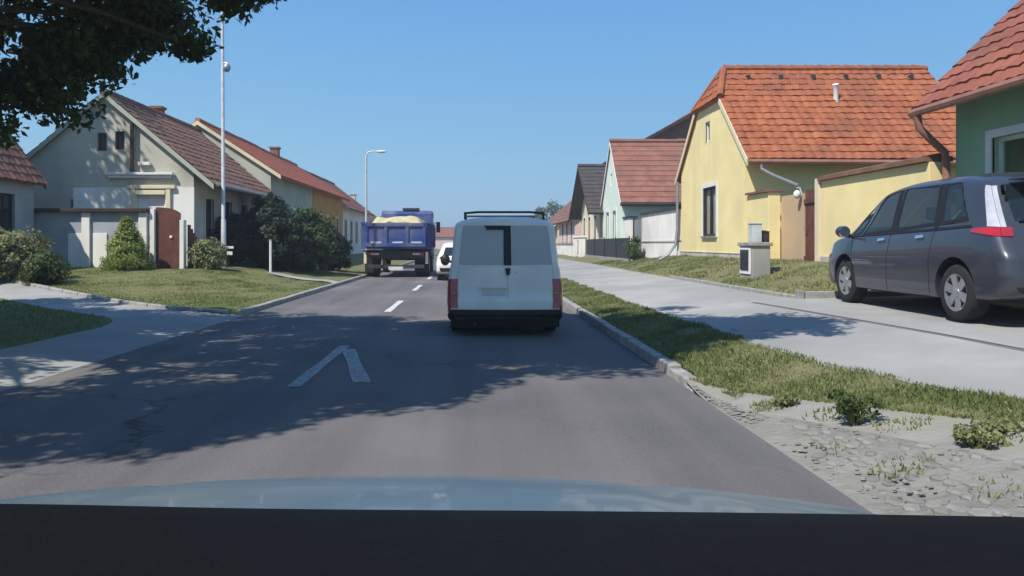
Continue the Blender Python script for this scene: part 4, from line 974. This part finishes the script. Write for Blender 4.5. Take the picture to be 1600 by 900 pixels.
def arches(body, wheels, r, w, depth=.36):
    cut = MB()
    for x, y in wheels:
        sg = 1 if x > 0 else -1
        cut.lathe((0, y, r*.98), [(.0001, sg*(abs(x)-depth+.1)), (r, sg*(abs(x)-depth+.1)), (r, sg*1.3), (.0001, sg*1.3)], 'x', 40)
    boolean(body, cut)
def drop_faces(o, mi=1):
    bm = bmesh.new(); bm.from_mesh(o.data)
    bmesh.ops.delete(bm, geom=[f for f in bm.faces if f.material_index == mi], context='FACES'); bm.to_mesh(o.data); bm.free()
def ring_patch(mb, fn, q, wd, off, ref, th):
    """frame strip round the inside edge of quad q"""
    c = (sum(p[0] for p in q)/4, sum(p[1] for p in q)/4)
    qi = [(p[0]+(wd[0] if p[0] < c[0] else -wd[0]), p[1]+(wd[1] if p[1] < c[1] else -wd[1])) for p in q]
    for i in range(4):
        j = (i+1) % 4; patch(mb, fn, [q[i], q[j], qi[j], qi[i]], 8, 1, off, ref, th)
def seam(mb, fn, pts, wd, ref, off=.002):
    for (a, b), (c, d) in zip(pts, pts[1:]):
        if abs(c-a) < abs(d-b)*.2: patch(mb, fn, [(a-wd, b), (a+wd, b), (c+wd, d), (c-wd, d)], 1, 6, off, ref, .006)
        else: patch(mb, fn, [(a, b-wd*6), (c, d-wd*6), (c, d+wd*6), (a, b+wd*6)], 6, 1, off, ref, .006)
# ------------------------------------------------------------------ grey minivan parked on the pavement
tab = [(0, 0.8, 0.36, 1.03, 0.63, 1.557, 1.609), (0.04, 0.845, 0.32, 1.035, 0.655, 1.583, 1.641), (0.15, 0.885, 0.28, 1.04, 0.675, 1.609, 1.677), (0.45, 0.912, 0.25, 1.04, 0.69, 1.63, 1.703), (1, 0.92, 0.23, 1.025, 0.7, 1.646, 1.719),
       (2, 0.922, 0.22, 0.9945, 0.71, 1.646, 1.724), (2.65, 0.922, 0.22, 0.9741, 0.7, 1.588, 1.672), (3.1, 0.92, 0.22, 0.9639, 0.68, 1.421, 1.494), (3.65, 0.915, 0.22, 0.9486, 0.69, 1.129, 1.17), (3.88, 0.905, 0.22, 0.9282, 0.7, 1.008, 1.055),
       (4.15, 0.875, 0.23, 0.867, 0.66, 0.89, 0.93), (4.38, 0.8, 0.25, 0.7752, 0.58, 0.8, 0.83), (4.5, 0.71, 0.27, 0.6936, 0.5, 0.715, 0.735), (4.56, 0.62, 0.32, 0.612, 0.42, 0.63, 0.645)]
B = Body(tab, lambda z: interp(z, [(.3, .02), (.55, .0), (.75, .04), (.95, .20), (1.2, .36), (1.65, .62)]), lambda z: interp(z, [(.2, .05), (.45, 0), (.9, .02)]), .07)
root = thing('minivan', 'dark grey minivan parked on the pavement beside the green house', 'minivan', (6.36, 7.55, .50), rz=R(-3))
WINS = [[(.42, 5.25), (1.18, 5.2), (1.22, 6.0), (.78, 6.0)], [(1.28, 5.2), (2.18, 5.15), (2.12, 6.05), (1.32, 6.0)], [(2.27, 5.15), (3.12, 5.15), (2.62, 6.0), (2.21, 6.05)], [(3.18, 5.2), (3.52, 5.2), (3.30, 5.7), (2.98, 5.7)]]
RW = [(-.80, 5.25), (.80, 5.25), (.84, 6.45), (-.84, 6.45)]
WS = [(2.75, 7.4), (3.72, 7.2), (3.72, 8.99), (2.75, 8.99)]
body = B.shell(WINS+[WS], [RW]).build('body', ['car_grey', 'car_glass'], root, local=True, merge=True)
wl = [(-.79, .80), (.79, .80), (-.79, 3.57), (.79, 3.57)]
arches(body, wl, .37, .2); drop_faces(body); shade(body, 35)
for x, y in wl: wheel(root, x, y, .325, .215, 1 if x > 0 else -1, 6)
for sg in (1, -1):
    f = side(B, sg); ref = (sg, 0, .1); seal = MB()
    for q in WINS:
        g = MB(); patch(g, f, q, 8, 5, .002, ref, .004); ring_patch(seal, f, [(a+(b_-a)*0, t) for (a, t), (b_, _) in zip(q, q)], (.035, .07), .007, ref, .012)
        g.build('side_window', 'car_glass', root, local=True, fix=True, smooth=True)
    for s0 in (1.25, 2.225): patch(seal, f, [(s0-.045, 5.12), (s0+.045, 5.12), (s0+.05, 6.05), (s0-.05, 6.05)], 2, 5, .006, ref, .01)
    patch(seal, f, [(.36, 5.0), (3.6, 5.0), (3.6, 5.14), (.36, 5.14)], 30, 1, .008, ref, .012)
    seal.build('window_trim', 'plastic_black', root, local=True)
    sm_ = MB()
    for pts in ([(1.3, 1.3), (1.3, 3.0), (1.22, 5.0)], [(2.3, .9), (2.3, 3.0), (2.25, 5.0)], [(3.3, .9), (3.32, 3.0), (3.42, 4.6)], [(1.3, .95), (2.3, .95)], [(2.3, .95), (3.3, .95)]): seam(sm_, f, pts, .005, ref)
    sm_.build('door_seam', 'dark_void', root, local=True)
    for s0 in (1.52, 2.46):
        hb = MB(); patch(hb, f, [(s0-.09, 3.70), (s0+.09, 3.68), (s0+.09, 3.80), (s0-.09, 3.82)], 4, 2, .03, ref, .05); hb.build('door_handle', 'chrome', root, local=True, smooth=True)
    lr = MB(); patch(lr, f, [(0.0, 3.62), (.36, 3.8), (.36, 3.95), (0.0, 5.0)], 6, 3, .012, ref, .02)
    L1 = lr.build('tail_lamp', 'lamp_red', root, local=True, smooth=True)
    lc = MB(); patch(lc, f, [(0.0, 5.05), (.10, 5.05), (.04, 5.95), (0.0, 6.05)], 4, 6, .012, ref, .02); lc.build('clear_lens', 'lamp_clear', L1, local=True, smooth=True)
    lr = MB(); u0, u1 = sorted((sg*1.0, sg*.86)); ui, uj = sorted((sg*1.0, sg*.93))
    patch(lr, B.rear, [(u0, 3.62), (u1, 3.62), (u1, 5.0), (u0, 5.0)], 4, 3, .012, (0, -1, 0), .02); lr.build('tail_lamp', 'lamp_red', root, local=True, smooth=True)
    lc = MB(); patch(lc, B.rear, [(ui, 5.05), (uj, 5.05), (uj, 6.1), (ui, 6.1)], 3, 6, .012, (0, -1, .2), .02); lc.build('lamp_lens', 'lamp_clear', root, local=True, smooth=True)
    mr = MB(); mr.ell((sg*1.04, 3.33, 1.06), (.10, .085, .085), 14, 10); mr.tube([(sg*.86, 3.36, .98), (sg*.98, 3.34, 1.02)], .03, 8)
    m0 = mr.build('wing_mirror', 'car_grey', root, local=True, smooth=True)
    mg = MB(); mg.lathe((sg*1.04, 3.25, 1.06), [(.0001, -.005), (.078, -.004), (.085, .012)], 'y', 16); mg.build('mirror_glass', 'chrome', m0, local=True)
    rf_ = MB(); patch(rf_, B.rear, [(sg*.66-.16, 1.5), (sg*.66+.16, 1.5), (sg*.66+.16, 1.72), (sg*.66-.16, 1.72)], 2, 1, .01, (0, -1, 0), .015); rf_.build('reflector', 'lamp_red', root, local=True)
    hl = MB(); patch(hl, f, [(4.12, 3.4), (4.5, 3.2), (4.5, 4.3), (4.12, 4.6)], 5, 3, .008, ref, .02); hl.build('headlight', 'lamp_clear', root, local=True, smooth=True)
g = MB(); patch(g, B.rear, RW, 10, 6, .002, (0, -1, .3), .004); g.build('rear_window', 'car_glass', root, local=True, smooth=True)
g = MB(); patch(g, side(B, 1), WS, 8, 6, .002, (0, .6, 1), .004); patch(g, side(B, -1), WS, 8, 6, .002, (0, .6, 1), .004); g.build('windscreen', 'car_glass', root, local=True)
g = MB(); patch(g, B.rear, [(-.95, .2), (.95, .2), (.95, 1.35), (-.95, 1.35)], 8, 2, .012, (0, -1, 0), .02); g.build('rear_bumper_skirt', 'plastic_black', root, local=True)
g = MB(); patch(g, B.rear, [(-.34, 3.35), (.34, 3.35), (.34, 3.75), (-.34, 3.75)], 2, 1, .012, (0, -1, 0), .02); g.build('number_plate', 'plate', root, local=True)
g = MB(); g.box(-.5, .5, .30, .52, 1.575, 1.605); g.build('roof_spoiler', 'car_grey', root, local=True, bev=.012)
g = MB(); g.box(-.25, .25, -.12+.1, .02, 0, 0.001)
for x, y in ((-.38, 2.05), (.38, 2.05), (-.45, 1.15), (0, 1.15), (.45, 1.15)):
    g = MB(); g.box(x-.2, x+.2, y, y+.12, .55, 1.16); g.box(x-.22, x+.22, y+.1, y+.55, .5, .62); h_ = g.build('seat', 'seat_fabric', root, local=True, bev=.04)
    g = MB(); g.box(x-.12, x+.12, y-.0, y+.09, 1.19, 1.36); g.build('headrest', 'seat_fabric', h_, local=True, bev=.03)
# ------------------------------------------------------------------ white panel van
tab = [(0, .815, .31, 1.02, .69, 1.69, 1.755), (.03, .84, .26, 1.02, .71, 1.705, 1.775), (.12, .858, .23, 1.02, .72, 1.72, 1.79), (.5, .865, .2, 1.02, .725, 1.725, 1.80), (1.6, .865, .2, 1.0, .725, 1.725, 1.80), (2.3, .865, .2, .99, .69, 1.66, 1.76),
       (2.75, .862, .2, .98, .67, 1.45, 1.53), (3.2, .86, .2, .96, .66, 1.1, 1.15), (3.4, .85, .2, .93, .66, .98, 1.02), (3.75, .82, .21, .86, .6, .9, .93), (4.0, .74, .25, .74, .5, .78, .80), (4.1, .62, .32, .6, .42, .63, .65)]
V_ = Body(tab, lambda z: interp(z, [(.2, .02), (.35, -.03), (.55, -.02), (.62, .03), (1.05, .06), (1.8, .20)]), lambda z: 0, .06, .03)
root = thing('van', 'white panel van with two grey rear door windows and black roof rails, seen from behind', 'van', (.49, 10.95, 0))
body = V_.shell().build('body', ['car_white'], root, local=True, merge=True)
wl = [(-.74, .75), (.74, .75), (-.74, 3.42), (.74, 3.42)]
arches(body, wl, .335, .18); shade(body, 35)
for x, y in wl: wheel(root, x, y, .305, .175, 1 if x > 0 else -1, 5, 'metal_grey')
rear = V_.rear; RF = (0, -1, .1)
g = MB(); patch(g, rear, [(-.90, 5.12), (-.035, 5.12), (-.035, 6.12), (-.87, 6.12)], 8, 6, .006, RF, .02); a = g.build('rear_window', 'door_glass_white', root, local=True)
g = MB(); patch(g, rear, [(.135, 5.12), (.92, 5.12), (.89, 6.12), (.135, 6.12)], 8, 6, .006, RF, .02); a2 = g.build('rear_window', 'door_glass_white', root, local=True)
g = MB(); patch(g, rear, [(-.03, 5.10), (.12, 5.10), (.12, 6.13), (-.03, 6.13)], 2, 6, .014, RF, .03); g.build('door_pillar_trim', 'plastic_black', root, local=True)
g = MB(); patch(g, rear, [(-.38, 5.84), (-.02, 5.84), (-.02, 6.10), (-.44, 6.10)], 4, 2, .03, RF, .03); g.build('rear_wiper', 'plastic_black', root, local=True)
g = MB(); patch(g, rear, [(.02, 3.55), (.08, 3.55), (.10, 3.96), (-.005, 3.96)], 2, 2, .035, RF, .05); g.build('door_handle', 'plastic_black', root, local=True, bev=.006)
g = MB(); seam(g, rear, [(.045, 2.35), (.045, 4.9)], .004, RF); seam(g, rear, [(-.86, 2.35), (-.9, 4.9)], .004, RF); seam(g, rear, [(.88, 2.35), (.92, 4.9)], .004, RF); patch(g, rear, [(-.92, 6.22), (.92, 6.22), (.92, 6.25), (-.92, 6.25)], 8, 1, .002, RF, .006); patch(g, rear, [(-.9, 4.97), (.9, 4.97), (.9, 5.0), (-.9, 5.0)], 8, 1, .002, RF, .006)
for x in (.19, .21): patch(g, rear, [(x, 3.6), (x+.008, 3.6), (x+.008, 3.75), (x, 3.75)], 1, 1, .002, RF, .006)
g.build('door_seam', 'plaster_grey', root, local=True)
for sg in (1, -1):
    u0, u1 = sorted((sg*1.0, sg*.87)); f = side(V_, sg)
    g = MB(); patch(g, rear, [(u0, 1.6), (u1, 1.6), (u1, 3.4), (u0, 3.4)], 3, 5, .012, RF, .02); patch(g, f, [(0, 1.6), (.1, 1.6), (.1, 3.4), (0, 3.4)], 3, 5, .012, (sg, 0, 0), .02)
    l = g.build('tail_lamp', 'lamp_red', root, local=True, smooth=True)
    g = MB(); patch(g, rear, [(u0+.015, 2.4), (u1-.015, 2.4), (u1-.015, 2.75), (u0+.015, 2.75)], 2, 2, .016, RF, .01); g.build('reversing_lens', 'lamp_clear' if False else 'lamp_orange', l, local=True)
    g = MB(); patch(g, f, [(1.3, 5.2), (2.2, 5.2), (2.15, 6.0), (1.3, 6.0)], 8, 5, .005, (sg, 0, .2), .015) if False else patch(g, f, [(2.1, 5.2), (3.0, 5.2), (2.5, 6.0), (2.1, 6.0)], 8, 5, .005, (sg, 0, .2), .015)
    g.build('side_window', 'pane', root, local=True)
    g = MB(); patch(g, f, [(.2, 2.0), (3.9, 2.0), (3.9, 2.5), (.2, 2.5)], 30, 2, .014, (sg, 0, 0), .02); g.build('rub_strip', 'plastic_black', root, local=True)
    m0 = MB(); m0.ell((sg*1.0, 2.9, 1.08), (.09, .07, .11), 12, 8); m0.tube([(sg*.82, 2.95, 1.02), (sg*.95, 2.92, 1.06)], .025, 6); m0.build('wing_mirror', 'plastic_black', root, local=True, smooth=True)
    g = MB(); g.tube([(sg*.60, .32, 1.76), (sg*.60, .36, 1.845), (sg*.60, .5, 1.855), (sg*.60, 2.0, 1.855), (sg*.60, 2.1, 1.83), (sg*.60, 2.14, 1.76)], .018, 8); g.build('roof_rail', 'plastic_black', root, local=True, smooth=True)
g = MB(); g.tube([(-.62, .42, 1.852), (-.4, .42, 1.87), (.4, .42, 1.87), (.62, .42, 1.852)], .017, 8); g.build('roof_crossbar', 'plastic_black', root, local=True, smooth=True)
g = MB(); g.tube([(-.62, 1.7, 1.852), (.62, 1.7, 1.852)], .017, 8); g.build('roof_crossbar', 'plastic_black', root, local=True, smooth=True)
g = MB(); patch(g, rear, [(-.99, .02), (.99, .02), (.99, 1.5), (-.99, 1.5)], 14, 4, .05, RF, .06)
for sg in (1, -1): patch(g, side(V_, sg), [(0, .3), (.38, .3), (.38, 1.5), (0, 1.5)], 5, 4, .02, (sg, 0, 0), .03)
g.build('rear_bumper', 'plastic_black', root, local=True, bev=.01)
g = MB(); patch(g, rear, [(-.42, 2.5), (.0, 2.5), (.0, 2.95), (-.42, 2.95)], 3, 2, .012, RF, .02); g.build('number_plate', 'plate', root, local=True)
g = MB(); patch(g, rear, [(-.47, 3.0), (.04, 3.0), (.04, 3.16), (-.47, 3.16)], 3, 2, .03, RF, .04); g.build('plate_lamp_strip', 'car_white', root, local=True)
g = MB(); g.tube([(-.45, .1, .2), (-.45, -.06, .19)], .028, 10); g.build('exhaust_pipe', 'metal_dark', root, local=True)
g = MB(); g.box(-.80, .80, -.05, .1, .15, .27); g.box(-.62, .62, .12, .2, .12, .4); g.box(-.6, .6, .2, 3.4, .14, .2); g.build('underbody_panel', 'dark_void', root, local=True)
# ------------------------------------------------------------------ white car ahead of the van
tab = [(0, .74, .36, .90, .55, 1.28, 1.34), (.04, .79, .32, .91, .57, 1.31, 1.37), (.2, .83, .27, .92, .58, 1.35, 1.41), (.8, .845, .22, .92, .6, 1.39, 1.45), (1.8, .845, .2, .9, .61, 1.39, 1.45), (2.3, .845, .2, .88, .59, 1.28, 1.34), (2.9, .84, .2, .87, .6, .96, 1.0), (3.4, .80, .22, .78, .54, .82, .85), (3.75, .7, .26, .66, .44, .7, .72), (3.85, .6, .32, .58, .4, .61, .63)]
C_ = Body(tab, lambda z: interp(z, [(.3, .0), (.6, -.02), (.9, .06), (1.45, .34)]), lambda z: 0, .05)
root = thing('hatchback', 'white hatchback mostly hidden ahead of the white van', 'car', (-.50, 27, 0))
body = C_.shell(ns=.1).build('body', ['car_white'], root, local=True, merge=True)
wl = [(-.72, .62), (.72, .62), (-.72, 3.05), (.72, 3.05)]
arches(body, wl, .33, .18); shade(body, 35)
for x, y in wl: wheel(root, x, y, .295, .18, 1 if x > 0 else -1, 5, 'metal_grey')
g = MB(); patch(g, C_.rear, [(-.86, 5.15), (.86, 5.15), (.86, 6.3), (-.86, 6.3)], 8, 5, .006, RF, .02); g.build('rear_window', 'pane', root, local=True)
for sg in (1, -1):
    f = side(C_, sg); u0, u1 = sorted((sg*1.0, sg*.72))
    g = MB(); patch(g, C_.rear, [(u0, 3.6), (u1, 3.6), (u1, 4.7), (u0, 4.7)], 3, 3, .012, RF, .02); g.build('tail_lamp', 'lamp_red', root, local=True)
    g = MB(); patch(g, f, [(.5, 5.15), (1.35, 5.15), (1.35, 6.0), (.75, 6.0)], 6, 4, .006, (sg, 0, .2), .02); patch(g, f, [(1.43, 5.15), (2.5, 5.15), (2.1, 6.0), (1.43, 6.0)], 6, 4, .006, (sg, 0, .2), .02); g.build('side_window', 'pane', root, local=True)
g = MB(); patch(g, C_.rear, [(-.95, .2), (.95, .2), (.95, 1.9), (-.95, 1.9)], 8, 2, .03, RF, .04); g.build('rear_bumper', 'plastic_black', root, local=True)
g = MB(); patch(g, C_.rear, [(-.32, 2.5), (.32, 2.5), (.32, 2.9), (-.32, 2.9)], 2, 1, .012, RF, .02); g.build('number_plate', 'plate', root, local=True)
# ------------------------------------------------------------------ blue tipper truck
root = thing('dump_truck', 'blue dump truck loaded with sand, seen from behind in the left lane', 'truck', (-3.12, 29.8, 0)); root.scale = (1.05, 1.05, 1.05)
g = MB(); g.box(-.55, .55, .4, 7.2, .72, .98); g.box(-1.1, 1.1, .3, .5, .75, 1.05); ch = g.build('chassis', 'metal_dark', root, local=True, bev=.01)
bd = MB(); w_ = 1.25
bd.box(-w_, w_, .05, 4.7, 1.12, 1.24)                                # floor
for sg in (1, -1):
    bd.box(min(sg*w_, sg*(w_-.06)), max(sg*w_, sg*(w_-.06)), .05, 4.7, 1.242, 2.08)
bd.box(-w_+.062, w_-.062, 4.62, 4.7, 1.242, 2.55)
tub = bd.build('tipper_body', 'truck_blue', root, local=True, bev=.01)
rb = MB()
for sg in (1, -1):
    for y in (.1, 1.25, 2.4, 3.5, 4.55): a, b = sorted((sg*(w_+.002), sg*(w_+.07))); rb.box(a, b, y, y+.12, 1.15, 2.06)
    a, b = sorted((sg*(w_-.08), sg*(w_+.075))); rb.box(a, b, .02, 4.72, 2.082, 2.17)
rb.build('side_rib', 'truck_blue', tub, local=True, bev=.008)
tg = MB(); tg.box(-w_+.065, w_-.065, -.02, .045, 1.26, 2.06); tgo = tg.build('tailgate', 'truck_blue', root, local=True, bev=.008)
fr = MB()
for x in (-w_+.07, -.42, .40, w_-.19): fr.box(x, x+.12, -.07, -.022, 1.26, 2.04)
fr.box(-w_+.07, w_-.07, -.085, -.024, 1.98, 2.12); fr.box(-w_+.07, w_-.07, -.085, -.024, 1.2, 1.34); fr.build('tailgate_frame', 'truck_blue', tgo, local=True, bev=.012)
fr = MB()
for x in (-.93, -.1, .62): fr.box(x, x+.4, -.052, -.022, 1.345, 1.40)
fr.build('tailgate_edge', 'metal_pale', tgo, local=True)
ld_ = MB()
def heap(u, v):
    x = -1.18+2.36*u; y = .06+4.5*v; e = min(1, 2.6*math.sin(math.pi*u)**1.2)*min(1, 5*v, 4*(1-v))**.8*(.9+.1*math.sin(math.pi*u))
    return (x, y, 1.95+.45*e+.03*math.sin(9*u+7*v)+.02*math.sin(23*u-11*v))
ld_.grid(heap, 30, 36)
so = ld_.build('sand_load', 'sand', root, local=True, smooth=True)
cb = MB(); pr = [(0, 4.95, .75), (0, 4.95, 2.72), (0, 5.2, 2.82), (0, 6.25, 2.78), (0, 6.75, 1.75), (0, 6.85, 1.6), (0, 6.85, .55), (0, 5.9, .55), (0, 5.9, .75)]
cb.prism([(-1.15, y, z) for _, y, z in pr], (2.3, 0, 0)); cab = cb.build('cab', 'truck_blue', root, local=True, bev=.05, seg=3)
g = MB(); g.box(-.75, .75, 4.935, 4.948, 1.8, 2.45); g.build('rear_window', 'pane', cab, local=True)
g = MB(); g.box(-.2, .55, 5.1, 5.5, 2.83, 2.95); g.build('roof_light_bar', 'lamp_orange' if False else 'metal_dark', cab, local=True, bev=.02)
for sg in (1, -1):
    a, b = sorted((sg*1.152, sg*1.165)); g = MB(); g.prism([(a, 5.3, 1.65), (a, 6.6, 1.65), (a, 6.2, 2.5), (a, 5.3, 2.5)], (b-a, 0, 0)); g.build('side_window', 'pane', cab, local=True)
    g = MB(); g.box(sg*1.36-.09, sg*1.36+.09, 6.4, 6.46, 1.85, 2.35); g.tube([(sg*1.15, 6.45, 2.3), (sg*1.36, 6.45, 2.3)], .02, 6); g.build('wing_mirror', 'plastic_black', cab, local=True)
    for y in (1.25, 5.8):
        wheel(root, sg*1.0, y, .48, .30 if y > 3 else .5, sg, 6, 'metal_grey')
    g = MB(); g.box(sg*.98-.28, sg*.98+.28, .62, .66, .18, 1.0); g.build('mud_flap', 'rubber', root, local=True)
    g = MB(); g.box(sg*.86-.22, sg*.86+.22, .22, .30, .86, .98); lo = g.build('tail_lamp', 'lamp_red', root, local=True, bev=.01)
    g = MB(); g.box(sg*.80-.15, sg*.80+.15, .19, .218, .885, .955); g.build('white_lens', 'metal_pale', lo, local=True)
    g = MB(); g.box(sg*1.2-.05, sg*1.2+.05, .26, .30, .55, 1.0); g.build('marker_board', 'plaster_cream', root, local=True)
    g = MB(); g.box(sg*1.0-.34, sg*1.0+.34, .7, 1.85, 1.0, 1.06); g.build('mudguard', 'plastic_black', root, local=True)
g = MB(); g.box(-1.1, 1.1, .2, .32, .36, .5); g.build('underrun_bar', 'metal_dark', root, local=True, bev=.01)
g = MB(); g.box(-.28, .28, .175, .198, .30, .43); g.build('number_plate', 'plate', root, local=True)
# ------------------------------------------------------------------ the car the photograph is taken from: bonnet, wings, front wheels, dashboard
root = thing('dashcam_car', 'blue grey bonnet and black dashboard of the car the picture is taken from', 'car', (-.14, 0, 0))
hz = pchip([.55, .75, 1.0, 1.3, 1.5, 1.62, 1.72, 1.80, 1.84], [1.05, 1.035, 1.005, .955, .905, .865, .80, .70, .60])
def hw(y): return interp(y, [(.5, .82), (1.2, .81), (1.6, .76), (1.84, .66)])
def bon(u, v):
    y = .62+1.22*v; x = (2*u-1); X = x*hw(y)
    return (X, y-.07*x*x*v, hz(y)-.03*abs(x)**3-.008*math.exp(-((abs(x)-.62)/.05)**2))
mb = MB(); mb.grid(bon, 40, 40); bo = mb.build('bonnet', 'car_slate', root, local=True, smooth=True)
mb = MB()
for sg in (1, -1):
    def wing(u, v):
        y = -1.1+2.94*v; x0 = hw(max(y, .5)); yy_ = min(max((y-.62)/1.22, 0), 1)
        zt = (hz(max(y, .62))-.03) if y > .62 else .995
        wd = .92-.14*sm(y, 1.2, 1.84); q = u*3
        P4 = [(x0+.004, zt-.004), (wd-.05, zt-.05), (wd, zt-.25), (wd-.04, .28)]
        i = min(2, int(q)); f = q-i; x = P4[i][0]+(P4[i+1][0]-P4[i][0])*f; z = P4[i][1]+(P4[i+1][1]-P4[i][1])*f
        return (sg*x, y-(.07*yy_), z)
    mb.grid(wing, 12, 40)
wg = mb.build('wing', 'car_slate', root, local=True, smooth=True)
mb = MB(); mb.box(-.62, .62, 1.62, 1.72, .3, .72); mb.build('front_bumper', 'plastic_black', root, local=True, bev=.03)
for sg in (1, -1): wheel(root, sg*.76, 1.0, .31, .2, sg, 5)
mb = MB(); mb.grid(lambda u, v: ((2*u-1)*.74, .56+.12*v-.07*(2*u-1)**2, 1.02+.02*v-.02*(2*u-1)**2), 20, 4); mb.build('scuttle', 'plastic_black', root, local=True)
mb = MB()
def dsh(u, v):
    x = (2*u-1)*.79; y = -.35+.985*v-.02*(2*u-1)**2*v; e = max(0, (v-.92)/.08)
    return (x, y, 1.175+.012*math.sin(math.pi*v)-.12*e*e-.004*(2*u-1)**2+.006*math.exp(-((u-.33)/.12)**2))
mb.grid(dsh, 40, 30); mb.box(-.76, .76, -.35, -.33, .75, 1.15); mb.build('dashboard', 'dash_black', root, local=True, smooth=60)
for sg in (-1, 1):
    mb = MB()
    for k in range(5): mb.box(sg*.36-.2, sg*.36+.2, .30+.016*k, .307+.016*k, 1.186, 1.1925)
    mb.build('defroster_vent', 'plastic_black', root, local=True)
# ================================================================== AIR
mb = MB(); mb.box(-905, 905, -65, 1345, -1.2, 18.5)
m, t, b = nodes_mat('haze'); t.nodes.remove(b)
pv = t.nodes.new('ShaderNodeVolumePrincipled'); pv.inputs['Density'].default_value = .0018; pv.inputs['Color'].default_value = (.9, .93, .97, 1); pv.inputs['Anisotropy'].default_value = .3
t.links.new(pv.outputs[0], t.nodes['Material Output'].inputs['Volume']); M['haze'] = m
o = mb.build('haze', 'haze'); o['kind'] = 'stuff'; o['label'] = 'thin summer haze filling the street air'; o['category'] = 'haze'
